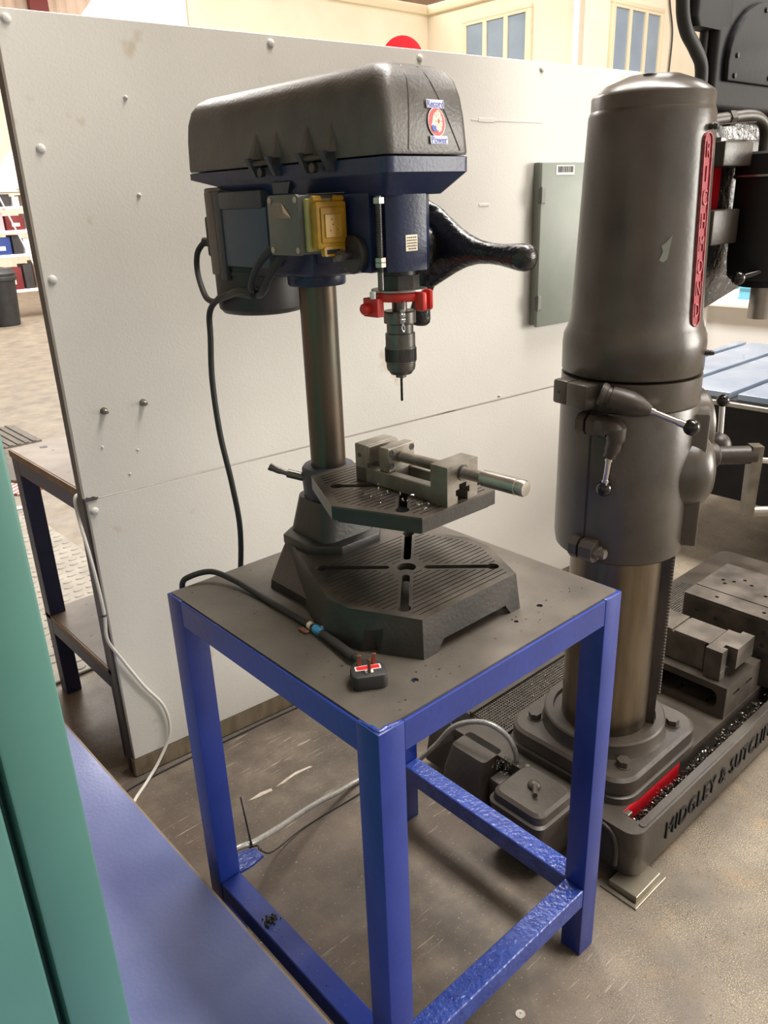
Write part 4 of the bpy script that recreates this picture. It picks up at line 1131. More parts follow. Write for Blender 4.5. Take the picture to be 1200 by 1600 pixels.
# front block with the square opening under the screw
obj('screw_block', MB().plate([(-0.042, 0.0), (-0.014, 0.0), (-0.014, 0.012), (-0.019, 0.012), (-0.019, 0.022), (-0.010, 0.022), (-0.010, 0.030), (0.010, 0.030), (0.010, 0.022), (0.019, 0.022), (0.019, 0.012), (0.014, 0.012), (0.014, 0.0), (0.042, 0.0), (0.042, 0.063), (-0.042, 0.063)], [circle(0, 0.047, 0.0095, 20)], -0.017, 0.017,
    VM @ Matrix(((1, 0, 0, 0), (0, 0, 1, -0.082), (0, 1, 0, 0), (0, 0, 0, 1)))), 'vise_steel', vz, smooth=False)
sc_ = MB()
prof = []
y = 0.0
while y < 0.17:
    prof += [(0.0082, y), (0.0094, y + 0.0008), (0.0082, y + 0.0016)]
    y += 0.0021
sc_.lathe(prof, VM @ Vector((0, 0.032, 0.047)), VM.to_3x3() @ Vector((0, -1, 0)), 20)
obj('screw', sc_, 'vise_steel', vz, ang=10)
obj('handle', MB().lathe([(0.0095, 0.0), (0.0125, 0.004), (0.0128, 0.066), (0.0115, 0.067), (0.0115, 0.070), (0.0125, 0.0705), (0.0125, 0.078), (0.011, 0.081), (0.004, 0.0815)], VM @ Vector((0, -0.135, 0.047)), VM.to_3x3() @ Vector((0, -1, 0)), 28), 'steel', vz)
obj('collar', MB().lathe([(0.0128, 0.0), (0.0128, 0.002), (0.0098, 0.002)], VM @ Vector((0, -0.099, 0.047)), VM.to_3x3() @ Vector((0, -1, 0)), 24), 'dark_steel', vz)

# ------------------------------------------------------------------ radial drilling machine
RX, RY = 0.985, 0.262
rd = thing('radial_drill', 'big grey radial drilling machine with red lettered column', 'drilling machine', (RX, RY, 0))
def C3(deg, r, z):
    return Vector((RX + r * math.cos(math.radians(deg)), RY + r * math.sin(math.radians(deg)), z))
def dirv(deg):
    return Vector((math.cos(math.radians(deg)), math.sin(math.radians(deg)), 0))
def CM(deg, r, z):
    """frame on the column surface: local x to the right seen from outside, y up, z outwards"""
    n = dirv(deg)
    x = Vector((-n.y, n.x, 0))
    p = C3(deg, r, z)
    return Matrix(((x.x, 0, n.x, p.x), (x.y, 0, n.y, p.y), (0, 1, 0, p.z), (0, 0, 0, 1)))
BZ = 0.158
b_out = rrect(0.752, 2.35, 0.014, 0.605, 0.035, 6)
trough = rrect(0.800, 2.25, 0.040, 0.084, 0.012, 3)
bm_ = MB()
bm_.plate(b_out, [trough], 0.09, BZ)
bm_.loft([at_z(rrect(0.765, 2.34, 0.018, 0.600, 0.035, 6), 0.022), at_z(rrect(0.757, 2.345, 0.016, 0.603, 0.035, 6), 0.05), at_z(b_out, 0.0905)])
rb = obj('base_casting', bm_, 'radial_dark', rd, ang=30)
obj('raised_rim', MB().loft([at_z(stadium((0.80, 0.0285), (2.25, 0.0285), 0.010), BZ - 0.004), at_z(stadium((0.80, 0.0285), (2.25, 0.0285), 0.008), BZ + 0.003)]), 'radial_dark', rb)
obj('trough_lining', MB().box(0.806, 1.06, 0.0800, 0.0838, 0.091, BZ - 0.001), 'red_bright', rb)
obj('clip', MB().box(0.803, 0.822, 0.068, 0.082, BZ - 0.014, BZ - 0.001, 0.001, 1), 'vise_steel', rb)
# flat black plate painting the shade inside the arched end pocket, with a rim
obj('pocket_dark_plate', MB().plate([(0.062, 0.05), (0.150, 0.05)] + [(0.106 + 0.044 * math.cos(math.pi * k / 10), 0.105 + 0.040 * math.sin(math.pi * k / 10)) for k in range(11)], [], -0.002, 0.002,
    Matrix(((0, 0, 1, 0.7535), (1, 0, 0, 0), (0, 1, 0, 0), (0, 0, 0, 1)))), 'rubber', rb, smooth=False)
obj('pocket_rim', MB().tube([(0.752, 0.062, 0.05), (0.751, 0.062, 0.10), (0.751, 0.075, 0.136), (0.751, 0.106, 0.147), (0.751, 0.137, 0.136), (0.751, 0.150, 0.10), (0.752, 0.150, 0.05)], 0.006, 8, 5), 'radial_dark', rb)
word = MB().text('MIDGLEY & SUTCLIFFE', 0.070, 0.003, Matrix.Rotation(R90, 4, 'X'), bold=0.0, spacing=1.12)
w0, w1 = min(v.x for v in word.v), max(v.x for v in word.v)
for v in word.v:
    v.x = 0.886 + (v.x - w0) / (w1 - w0) * 0.60
    v.y += 0.0135
    v.z += 0.092
obj('cast_lettering', word, 'radial_black', rb, smooth=False)
obj('lug', MB().loft([at_z(rrect(0.665, 0.775, 0.40, 0.545, 0.012, 3), 0.03), at_z(rrect(0.675, 0.775, 0.41, 0.54, 0.012, 3), 0.10), at_z(rrect(0.70, 0.775, 0.42, 0.535, 0.012, 3), BZ)]), 'radial_dark', rb)
obj('lug', MB().loft([at_z(rrect(0.72, 0.80, 0.55, 0.66, 0.012, 3), 0.03), at_z(rrect(0.73, 0.80, 0.56, 0.655, 0.012, 3), 0.10), at_z(rrect(0.765, 0.83, 0.56, 0.645, 0.012, 3), BZ)]), 'radial_dark', rb)
obj('lug', MB().box(0.70, 0.78, 0.345, 0.405, 0.03, 0.125, 0.01), 'radial_dark', rb)
obj('lug_slot', MB().plate(stadium((0.69, 0.475), (0.735, 0.475), 0.018), [], 0.0, 0.002, Matrix.Translation((0, 0, 0.128)) @ Matrix()), 'rubber', rb, smooth=False) if False else None
# flange, collar, bare column
f1 = rrect(RX - 0.185, RX + 0.185, RY - 0.182, RY + 0.182, 0.06, 6)
f2 = rrect(RX - 0.178, RX + 0.178, RY - 0.175, RY + 0.175, 0.058, 6)
f3 = rrect(RX - 0.182, RX + 0.182, RY - 0.179, RY + 0.179, 0.06, 6)
f4 = rrect(RX - 0.174, RX + 0.174, RY - 0.171, RY + 0.171, 0.056, 6)
fl2 = obj('column_flange', MB().loft([at_z(f1, BZ - 0.002), at_z(f1, 0.176), at_z(f2, 0.180), at_z(f3, 0.186), at_z(f3, 0.219), at_z(f4, 0.226)])
          .lathe([(0.158, 0.222), (0.152, 0.234), (0.151, 0.262), (0.147, 0.266), (0.128, 0.266), (0.126, 0.255), (0.105, 0.255)], (RX, RY, 0), n=56), 'radial_dark', rd, ang=30)
for sx_ in (-1, 1):
    for sy_ in (-1, 1):
        x, y = RX + sx_ * 0.113, RY + sy_ * 0.132
        obj('flange_bolt', MB().cyl((x, y, 0.225), (x, y, 0.228), 0.020, n=24).cyl((x, y, 0.228), (x, y, 0.243), 0.0165, n=6), 'radial_dark', fl2)
obj('inner_column', MB().cyl((RX, RY, 0.25), (RX, RY, 0.80), 0.106, n=64), 'bare_column', rd)
ra = MB().box(-0.016, 0.016, 0.252 - 0.5, 0.76 - 0.5, -0.004, 0.020, 0, 1, CM(-62, 0.104, 0.5))
obj('rack_bar', ra, 'radial_dark', rd)
te = MB()
for i in range(46):
    z = 0.345 + i * 0.0088
    te.loft([[(-0.014, z - 0.5 - 0.0032, 0.019), (0.014, z - 0.5 - 0.0032, 0.019), (0.014, z - 0.5 + 0.0032, 0.019), (-0.014, z - 0.5 + 0.0032, 0.019)],
             [(-0.014, z - 0.5 - 0.001, 0.028), (0.014, z - 0.5 - 0.001, 0.028), (0.014, z - 0.5 + 0.001, 0.028), (-0.014, z - 0.5 + 0.001, 0.028)]], M=CM(-62, 0.104, 0.5))
obj('rack_teeth', te, 'radial_dark', rd, smooth=False)

# clamped sleeve
sl = obj('clamp_sleeve', MB().lathe([(0.108, 0.735), (0.135, 0.735), (0.143, 0.742), (0.147, 0.765), (0.1465, 1.075), (0.144, 1.080), (0.110, 1.080)], (RX, RY, 0), n=72), 'radial_grey', rd)
obj('split_dark_strip', MB().box(-0.0022, 0.0022, 0.765 - 0.9, 1.075 - 0.9, -0.003, 0.0012, 0, 1, CM(182, 0.1465, 0.9)), 'rubber', sl)  # raised black strip, the split's inner shade put into its colour
for zc, dz in ((1.056, 0.021), (0.772, 0.023)):
    for side, hw in ((1, 0.012), (-1, 0.020)):
        u0 = 0.003 * side
        mb = MB()
        M = CM(182, 0.1465, zc)
        xs = sorted((-u0, -u0 - side * hw * 1.6))
        mb.loft([[(xs[0], -dz * 1.15, -0.02), (xs[0], dz * 1.15, -0.02), (xs[0], dz, 0.018), (xs[0], dz * 0.5, 0.028), (xs[0], -dz * 0.5, 0.028), (xs[0], -dz, 0.018)],
                 [(xs[1], -dz * 1.15, -0.02), (xs[1], dz * 1.15, -0.02), (xs[1], dz, 0.018), (xs[1], dz * 0.5, 0.028), (xs[1], -dz * 0.5, 0.028), (xs[1], -dz, 0.018)]], M=M)
        obj('clamp_lug', mb, 'radial_grey', sl)
# lower lug bolt
Mb = CM(182, 0.1465, 0.772)
ax = (Mb.to_3x3() @ Vector((1, 0, 0)))
obj('clamp_bolt', MB().cyl(Mb @ Vector((0.035, 0, 0.008)), Mb @ Vector((0.046, 0, 0.008)), 0.015, n=6).cyl(Mb @ Vector((0.046, 0, 0.008)), Mb @ Vector((0.058, 0, 0.008)), 0.012, 0.0115, 6).cyl(Mb @ Vector((0.058, 0, 0.008)), Mb @ Vector((0.060, 0, 0.008)), 0.009, n=20), 'vise_steel', sl)
# upper lug lever, hanging down
Mu = CM(182, 0.1465, 1.056)
lv = obj('lever_boss', MB().tube([Mu @ Vector((0.030, 0, 0.010)), Mu @ Vector((0.050, 0.002, 0.014)), Mu @ Vector((0.068, -0.004, 0.018)), Mu @ Vector((0.066, -0.03, 0.018)), Mu @ Vector((0.058, -0.058, 0.018))], [0.024, 0.024, 0.023, 0.020, 0.016, 0.013], 18, 5), 'radial_dark', sl)
pA, pB = Mu @ Vector((0.058, -0.055, 0.018)), Mu @ Vector((0.052, -0.118, 0.018))
obj('lever_rod', MB().cyl(pA, pB, 0.0065, 0.0055, 16).cyl(pA + (pB - pA) * 0.12, pA + (pB - pA) * 0.2, 0.008, n=16).cyl(pA + (pB - pA) * 0.86, pB, 0.0075, n=16), 'chrome', lv)
obj('lever_knob', MB().ball(Mu @ Vector((0.0505, -0.130, 0.018)), 0.0165, 20), 'black_gloss', lv)

# clamp ring above with its own lever
cr_ = obj('clamp_ring', MB().lathe([(0.12, 1.082), (0.1455, 1.082), (0.1475, 1.086), (0.1475, 1.142), (0.12, 1.143)], (RX, RY, 0), n=72), 'radial_grey', rd)
Mr = CM(172, 0.1475, 1.116)
obj('ring_block', MB().box(-0.058, -0.018, -0.026, 0.026, -0.03, 0.030, 0.006, 2, Mr), 'radial_grey', cr_)
obj('ring_block', MB().box(-0.0165, 0.040, -0.027, 0.026, -0.03, 0.034, 0.006, 2, Mr), 'radial_grey', cr_)
obj('pin_hole', MB().cyl(Mr @ Vector((-0.04, 0, 0.028)), Mr @ Vector((-0.04, 0, 0.0305)), 0.003, n=10), 'rubber', cr_)
p0 = Vector((0.815, 0.225, 1.128))
p2 = Vector((0.897, 0.066, 1.073))
hb = obj('lever_hub', MB().lathe([(0.022, 0.0), (0.024, 0.004), (0.022, 0.012), (0.019, 0.014), (0.019, 0.020), (0.022, 0.022), (0.024, 0.040), (0.025, 0.062), (0.021, 0.080), (0.014, 0.096), (0.010, 0.104), (0.004, 0.106)], p0, (p2 - p0), 28), 'radial_dark', cr_)
dl_ = (p2 - p0).normalized()
e0 = p0 + dl_ * 0.100
e1 = p0 + dl_ * 0.175 + Vector((0, 0, -0.004))
obj('lever_rod', MB().cyl(e0, e1, 0.0062, n=16).cyl(e0, e0 + (e1 - e0) * 0.15, 0.0082, n=16).cyl(e0 + (e1 - e0) * 0.78, e1, 0.0078, n=16), 'chrome', hb)
obj('lever_knob', MB().ball(e1 + (e1 - e0).normalized() * 0.012, 0.0165, 20), 'black_gloss', hb)

# upper column
uc = obj('upper_column', MB().lathe([(0.11, 1.146), (0.1435, 1.147), (0.1475, 1.152), (0.1485, 1.205), (0.1465, 1.225), (0.1395, 1.240), (0.135, 1.256), (0.1335, 1.275), (0.1275, 1.42), (0.1225, 1.56), (0.1195, 1.640), (0.1165, 1.648), (0.1155, 1.650), (0.1155, 1.672), (0.112, 1.678), (0.09, 1.693), (0.05, 1.708), (0.01, 1.713)], (RX, RY, 0), n=80), 'radial_grey', rd, ang=40)
obj('paint_chip', MB().plate([(-0.012, -0.020), (-0.004, -0.024), (0.004, -0.018), (0.008, 0.010), (0.010, 0.026), (0.004, 0.018), (-0.004, 0.010), (-0.010, 0.006), (-0.006, -0.004)], [], 0.0, 0.0008, CM(232, 0.1285, 1.40)), 'enclosure_grey', uc, smooth=False)
obj('cap_plug', MB().cyl((RX - 0.05, RY - 0.02, 1.700), (RX - 0.05, RY - 0.02, 1.706), 0.013, n=18), 'radial_dark', uc)
def strip_r(z):
    return 0.1335 + (0.1195 - 0.1335) * (z - 1.275) / (1.64 - 1.275)
tilt = math.atan((0.1195 - 0.1335) / (1.64 - 1.275))
zc = 1.425
SM = CM(-91, strip_r(zc) + 0.001, zc) @ Matrix.Rotation(-tilt * -1, 4, 'X')
obj('letter_strip', MB().plate(stadium((0, -0.163), (0, 0.163), 0.0125), [], -0.012, 0.0005, SM), 'strip_red', uc, smooth=False)
edge = MB().plate(stadium((0, -0.163), (0, 0.163), 0.0148), [stadium((0, -0.163), (0, 0.163), 0.0123)], -0.012, 0.003, SM)
obj('strip_border', edge, 'strip_edge', uc, smooth=False)
lt = MB()
for i, ch in enumerate('RICHMOND'):
    lt.text(ch, 0.040, 0.0012, SM @ Matrix.Translation((0, 0.146 - i * 0.0418, 0.0016)), bold=0.0, sx=0.62)
obj('cast_letters', lt, 'strip_edge', uc, smooth=False)
obj('oiler', MB().lathe([(0.006, 0), (0.006, 0.006), (0.004, 0.008), (0.007, 0.010), (0.005, 0.016), (0.001, 0.018)], C3(-88, 0.120, 1.612), dirv(-88), 12).cyl(C3(-88, 0.135, 1.614), C3(-60, 0.19, 1.618), 0.001, n=6), 'radial_dark', uc)
obj('oiler', MB().lathe([(0.006, 0), (0.006, 0.006), (0.004, 0.008), (0.006, 0.010), (0.004, 0.018)], C3(-72, 0.1475, 1.19), dirv(-72), 12), 'radial_dark', uc)

# side boss, gearbox and crank
obj('side_boss', MB().box(-0.045, 0.045, 0.76 - 0.9, 1.065 - 0.9, -0.08, 0.024, 0.006, 2, CM(-62, 0.1465, 0.9)), 'radial_grey', sl)
gb = obj('crank_gearbox', MB().lathe([(0.088, -0.06), (0.088, 0.0), (0.086, 0.012), (0.076, 0.034), (0.058, 0.048), (0.034, 0.054), (0.030, 0.056), (0.004, 0.056)], C3(-58, 0.135, 0.925), dirv(-50), 40), 'radial_grey', rd)
obj('gear_bulge', MB().lathe([(0.085, -0.05), (0.085, 0.02), (0.078, 0.03), (0.03, 0.034), (0.004, 0.034)], C3(-30, 0.15, 1.01), dirv(-38), 40), 'radial_grey', rd)
obj('gearbox_screw', MB().ball(C3(-74, 0.168, 0.915), 0.013, 14), 'radial_dark', gb)
g0 = C3(-58, 0.135, 0.925) + dirv(-50) * 0.03 + Vector((0, 0, 0.030))
g1 = g0 + dirv(-44) * 0.115
obj('crank_shaft', MB().lathe([(0.030, 0.0), (0.027, 0.03), (0.020, 0.036), (0.020, 0.115)], g0, (g1 - g0), 26), 'radial_dark', gb)
ca = MB()
k0 = g1 + Vector((0, 0, 0.022))
dx_ = dirv(-44)
sdv = dirv(46)
pts8 = []
for zz, hw in ((0.022, 0.015), (-0.16, 0.0125)):
    pass
ca.loft([[g1 + dx_ * a + sdv * b + Vector((0, 0, 0.022)) for a, b in ((-0.012, -0.016), (0.012, -0.016), (0.012, 0.016), (-0.012, 0.016))],
         [g1 + dx_ * a + sdv * b + Vector((0.0, 0, -0.142)) for a, b in ((-0.011, -0.013), (0.011, -0.013), (0.011, 0.013), (-0.011, 0.013))]])
obj('crank_arm', ca, 'vise_steel', gb, smooth=False)
obj('crank_handle', MB().cyl(g1 + Vector((0, 0, -0.135)), g1 + dx_ * 0.13 + Vector((0, 0, -0.135)), 0.0115, n=20), 'steel', gb)
l0 = C3(-30, 0.24, 0.955)
obj('feed_lever', MB().cyl(l0, l0 + Vector((0.012, 0.01, 0.085)), 0.0065, n=14), 'chrome', rd)
obj('feed_lever_knob', MB().ball(l0 + Vector((0.013, 0.011, 0.096)), 0.015, 18), 'black_gloss', rd)
obj('cross_bar', MB().cyl(C3(-30, 0.20, 0.93), C3(-30, 0.20, 0.93) + Vector((0.30, -0.20, -0.06)), 0.007, n=12), 'chrome', rd)
obj('elbow', MB().ball(C3(-30, 0.235, 0.95), 0.03, 16).cyl(C3(-30, 0.19, 0.95), C3(-30, 0.24, 0.95), 0.022, n=16), 'radial_dark', rd)

# arm and drilling head
arm = MB()
prof_a = [(1.06, 1.205), (2.05, 1.40), (2.05, 1.60), (1.06, 1.655)]
XZ = Matrix(((1, 0, 0, 0), (0, 0, 1, 0), (0, 1, 0, 0), (0, 0, 0, 1)))
arm.prism(prof_a, 0.245, 0.365, XZ, bev=0.008)
ao = obj('arm', arm, 'arm_gloss', rd)
obj('arm_way', MB().box(1.11, 2.05, 0.215, 0.25, 1.545, 1.60, 0.004), 'radial_dark', ao)
obj('arm_way', MB().box(1.11, 2.05, 0.215, 0.25, 1.40, 1.455, 0.004), 'radial_dark', ao)
obj('red_panel', MB().box(1.11, 1.24, 0.235, 0.246, 1.452, 1.548), 'red_bright', ao)
obj('arm_gib', MB().box(1.135, 1.165, 0.19, 0.216, 1.565, 1.60, 0.002), 'steel', ao)
hh = obj('head_gearcase', MB().box(1.165, 2.0, 0.235, 0.275, 1.655, 2.25, 0.012, 3).box(1.52, 2.0, 0.27, 0.45, 1.66, 2.25, 0.02), 'radial_black', rd)
hp = [(1.198, 1.708), (2.0, 1.708), (2.0, 1.87), (1.36, 1.862)] + [(1.36 - 0.165 * math.sin(R90 * k / 8), 1.742 + 0.12 * math.cos(R90 * k / 8)) for k in range(1, 9)]
obj('gearcase_cover', MB().prism(hp, 0.222, 0.236, XZ, bev=0.004), 'radial_black', hh)
for x, z in ((1.222, 1.718), (1.225, 1.755), (1.33, 1.845), (1.38, 1.722), (1.50, 1.722)):
    obj('cover_screw', MB().cyl((x, 0.218, z), (x, 0.223, z), 0.005, n=10), 'rubber', hh)
obj('head_nose', MB().loft([at_z(rrect(1.085, 1.20, 0.236, 0.270, 0.012), 1.797), at_z(rrect(1.068, 1.22, 0.234, 0.274, 0.015), 1.812), at_z(rrect(1.064, 1.22, 0.234, 0.276, 0.015), 2.25)]), 'radial_black', hh)
obj('head_cable', MB().tube([(1.055, 0.252, 2.2), (1.042, 0.252, 1.92), (1.046, 0.252, 1.835), (1.062, 0.25, 1.792), (1.105, 0.25, 1.762), (1.138, 0.25, 1.73), (1.142, 0.25, 1.66), (1.142, 0.25, 1.60)], 0.013, 12), 'rubber', hh)
obj('guide_tube', MB().cyl((1.158, 0.262, 1.62), (1.158, 0.262, 1.80), 0.009, n=12), 'rubber', hh)
obj('coolant_pipe', MB().tube([(1.07, 0.205, 1.625), (1.15, 0.20, 1.634), (1.25, 0.19, 1.642), (1.30, 0.185, 1.63), (1.32, 0.185, 1.60), (1.32, 0.185, 1.54)], 0.012, 12), 'radial_dark', hh)
obj('pipe_nut', MB().cyl((1.165, 0.199, 1.635), (1.182, 0.197, 1.636), 0.016, n=6), 'radial_dark', hh)
obj('head_slide', MB().box(1.115, 1.24, 0.17, 0.235, 1.545, 1.592, 0.004), 'radial_dark', hh)
obj('head_slide', MB().box(1.12, 1.235, 0.18, 0.235, 1.392, 1.462, 0.004), 'radial_dark', hh)
obj('quill_housing', MB().lathe([(0.068, 1.312), (0.074, 1.319), (0.078, 1.36), (0.078, 1.52), (0.082, 1.522), (0.082, 1.568), (0.076, 1.573), (0.02, 1.573)], (1.315, 0.15, 0), n=40), 'radial_black', hh)
obj('housing_ring', MB().lathe([(0.0765, 1.524), (0.084, 1.524), (0.084, 1.528), (0.0765, 1.528)], (1.315, 0.15, 0), n=40), 'steel', hh)
obj('quill', MB().cyl((1.335, 0.15, 1.222), (1.335, 0.15, 1.32), 0.028, n=32), 'steel', hh)
obj('quill_collar', MB().cyl((1.325, 0.15, 1.295), (1.325, 0.15, 1.316), 0.052, n=32), 'radial_black', hh)
obj('trip_lever', MB().cyl((1.262, 0.12, 1.335), (1.215, 0.145, 1.325), 0.006, n=12), 'black_gloss', hh)
obj('trip_knob', MB().ball((1.200, 0.15, 1.322), 0.015, 18), 'black_gloss', hh)

# coolant box on the base end, conduit
cbx = obj('pump_box', MB().loft([at_z(rrect(0.622, 0.745, 0.185, 0.318, 0.02), 0.025), at_z(rrect(0.612, 0.755, 0.176, 0.326, 0.022), 0.06), at_z(rrect(0.610, 0.758, 0.174, 0.328, 0.022), 0.155)]).box(0.735, 0.77, 0.19, 0.31, 0.04, 0.13, 0.01), 'radial_dark', rb)
obj('pump_lid', MB().loft([at_z(rrect(0.606, 0.762, 0.170, 0.332, 0.024), 0.155), at_z(rrect(0.606, 0.762, 0.170, 0.332, 0.024), 0.164), at_z(rrect(0.612, 0.756, 0.176, 0.326, 0.024), 0.168), at_z(rrect(0.615, 0.753, 0.179, 0.323, 0.024), 0.186), at_z(rrect(0.623, 0.745, 0.187, 0.315, 0.02), 0.193)]), 'radial_dark', cbx)
obj('pump_nozzle', MB().ball((0.692, 0.255, 0.197), 0.016, 16, (1, 1, 0.8)).cyl((0.688, 0.250, 0.203), (0.660, 0.228, 0.204), 0.006, n=12), 'radial_dark', cbx)
for x, y in ((0.622, 0.190), (0.74, 0.312)):
    obj('lid_screw', MB().cyl((x, y, 0.166), (x, y, 0.170 if y < 0.2 else 0.194), 0.006, n=12), 'dark_steel', cbx)
obj('supply_conduit', MB().tube([(0.77, 0.372, 0.13), (0.768, 0.374, 0.185), (0.757, 0.40, 0.232), (0.74, 0.46, 0.245), (0.72, 0.54, 0.20), (0.70, 0.60, 0.11), (0.66, 0.66, 0.035), (0.60, 0.725, 0.009), (0.53, 0.735, 0.012), (0.46, 0.72, 0.030), (0.38, 0.699, 0.06), (0.30, 0.67, 0.092), (0.224, 0.642, 0.12), (0.16, 0.615, 0.15), (0.12, 0.600, 0.168), (0.085, 0.600, 0.178), (0.055, 0.604, 0.174), (0.03, 0.60, 0.165)], 0.0072, 12), 'grey_conduit', rb)
zt = obj('zip_tie', MB().tube([(0.112, 0.592, 0.170), (0.106, 0.590, 0.235), (0.098, 0.588, 0.318)], [0.0024, 0.002, 0.0016], 6, 4).lathe([(0.0085, -0.002), (0.0095, 0), (0.0085, 0.002)], (0.112, 0.599, 0.170), (0.035, 0.0, -0.012), 12).tube([(0.112, 0.590, 0.168), (0.118, 0.575, 0.178), (0.112, 0.56, 0.182)], 0.0018, 6, 4), 'rubber')
tag(zt, 'upright tail of a black zip tie round the grey conduit', 'cable tie')
tw = obj('thin_wire', MB().tube([(0.115, 0.556, 0.1835), (0.14, 0.60, 0.13), (0.21, 0.67, 0.03), (0.33, 0.705, 0.004), (0.5, 0.70, 0.004), (0.66, 0.695, 0.004)], 0.002, 6), 'rubber')
tag(tw, 'thin black wire on the floor beside the grey conduit', 'wire')

# swarf trays of woven mesh on the base
def mesh_grate(x0, x1, y0, y1, z, step, parent):
    mb = MB()
    n = int((x1 - x0) / step)
    for i in range(n + 1):
        x = x0 + i * step
        mb.box(x - 0.0013, x + 0.0013, y0, y1, z, z + 0.0026)
    n = int((y1 - y0) / step)
    for j in range(n + 1):
        y = y0 + j * step
        mb.box(x0, x1, y - 0.0013, y + 0.0013, z + 0.001, z + 0.0036)
    o = obj('mesh_grate', mb, 'mesh_wire', parent, smooth=False)
    return o
mesh_grate(0.835, 1.28, 0.462, 0.575, BZ + 0.003, 0.0088, rb)
mesh_grate(1.55, 1.98, 0.462, 0.575, BZ + 0.003, 0.0088, rb)
obj('grate_frame', MB().box(0.828, 1.29, 0.575, 0.584, BZ, BZ + 0.012).box(0.828, 1.29, 0.452, 0.459, BZ, BZ + 0.010), 'radial_dark', rb)

# shims under the base corner
for i, (x0, x1, y0, y1, z0, z1) in enumerate(((0.715, 0.845, -0.020, 0.075, 0.0, 0.005), (0.728, 0.830, -0.012, 0.060, 0.005, 0.023))):
    o = obj('shim_plate', MB().box(x0, x1, y0, y1, z0, z1, 0.001, 1), 'shim_steel')
    tag(o, ('thin wide steel shim flat on the floor under the machine base', 'thick steel packing plate directly under the machine base corner')[i], 'plate')
for x, y in ((2.25, 0.05), (0.80, 0.55), (2.25, 0.55)):
    o = obj('packing_block', MB().box(x - 0.05, x + 0.05, y - 0.04, y + 0.04, 0, 0.023, 0.001, 1), 'shim_steel', rb)

# blocks standing on the base
b1 = thing('angle_block', 'slotted hollow cast iron box block on the machine base', 'block', (1.40, 0.19, BZ))
def HX(x):
    return Matrix(((0, 0, 1, x), (1, 0, 0, 0), (0, 1, 0, 0), (0, 0, 0, 1)))
yz_out = [(0.086, BZ), (0.345, BZ), (0.345, BZ + 0.098), (0.086, BZ + 0.098)]
wn = rrect(0.110, 0.320, BZ + 0.022, BZ + 0.078, 0.02, 4)
obj('web', MB().plate(yz_out, [wn], -0.006, 0.006, HX(1.304)), 'radial_dark', b1, smooth=False)
obj('web', MB().plate(yz_out, [wn], -0.006, 0.006, HX(1.494)), 'radial_dark', b1, smooth=False)
xz_out = [(1.31, BZ), (1.488, BZ), (1.488, BZ + 0.098), (1.31, BZ + 0.098)]
obj('face', MB().plate(xz_out, [stadium((1.345, BZ + 0.06), (1.375, BZ + 0.06), 0.005), stadium((1.42, BZ + 0.06), (1.45, BZ + 0.06), 0.005)], -0.006, 0.006, XZ @ Matrix.Translation((0, 0, 0.092))), 'radial_dark', b1, smooth=False)
obj('face', MB().box(1.31, 1.488, 0.333, 0.345, BZ, BZ + 0.098), 'radial_dark', b1)
obj('deck', MB().plate(rrect(1.31, 1.488, 0.098, 0.333, 0.002, 1), [stadium((1.36, 0.20), (1.40, 0.20), 0.006), stadium((1.36, 0.27), (1.40, 0.27), 0.006)], BZ + 0.086, BZ + 0.098), 'radial_dark', b1, smooth=False)
obj('floor_plate', MB().plate(rrect(1.31, 1.488, 0.098, 0.333, 0.002, 1), [stadium((1.34, 0.15), (1.37, 0.15), 0.008), stadium((1.34, 0.24), (1.37, 0.24), 0.008)], BZ, BZ + 0.010), 'radial_dark', b1, smooth=False)
ZB = BZ + 0.098
b2 = thing('stepped_block', 'stepped steel fixture block with notched end lying on the box block', 'block', (1.38, 0.2, ZB))
obj('beam', MB().box(1.335, 1.435, 0.175, 0.40, ZB, ZB + 0.088, 0.002, 1), 'block_steel', b2)
obj('head', MB().plate([(1.315, 0.165), (1.315, 0.118), (1.345, 0.118), (1.345, 0.132), (1.362, 0.132), (1.362, 0.098), (1.462, 0.098), (1.462, 0.132), (1.446, 0.132), (1.446, 0.165)], [], ZB + 0.028, ZB + 0.090), 'block_steel', b2, smooth=False)
obj('foot', MB().box(1.316, 1.345, 0.118, 0.165, ZB, ZB + 0.028, 0.001, 1).box(1.35, 1.44, 0.135, 0.18, ZB, ZB + 0.03, 0.001, 1), 'block_steel', b2)
obj('cover_strip', MB().box(1.335, 1.435, 0.166, 0.270, ZB + 0.088, ZB + 0.092, 0.001, 1).box(1.335, 1.435, 0.276, 0.40, ZB + 0.088, ZB + 0.093, 0.001, 1), 'block_steel', b2)
b3 = thing('drilled_block', 'large drilled steel block with holed top behind the fixture block', 'block', (1.66, 0.2, BZ))
obj('body', MB().box(1.525, 1.80, 0.04, 0.345, BZ, BZ + 0.205, 0.002, 1), 'block_steel', b3)
obj('top_plate', MB().plate(rrect(1.60, 1.80, 0.04, 0.345, 0.002, 1), [circle(x, y, 0.006, 10) for x, y in ((1.68, 0.30), (1.66, 0.285), (1.69, 0.27), (1.72, 0.25), (1.70, 0.22), (1.66, 0.16), (1.74, 0.15))], BZ + 0.205, BZ + 0.213).plate(rrect(1.525, 1.595, 0.04, 0.345, 0.002, 1), [circle(1.56, 0.26, 0.006, 10), circle(1.56, 0.12, 0.006, 10)], BZ + 0.205, BZ + 0.213), 'block_steel', b3, smooth=False)
for y, z in ((0.30, 0.17), (0.30, 0.12), (0.24, 0.16), (0.24, 0.12), (0.21, 0.10), (0.10, 0.17), (0.10, 0.13), (0.10, 0.09), (0.10, 0.05)):
    obj('bore', MB().cyl((1.5252, y, BZ + z), (1.524, y, BZ + z), 0.007, n=14), 'rubber', b3)
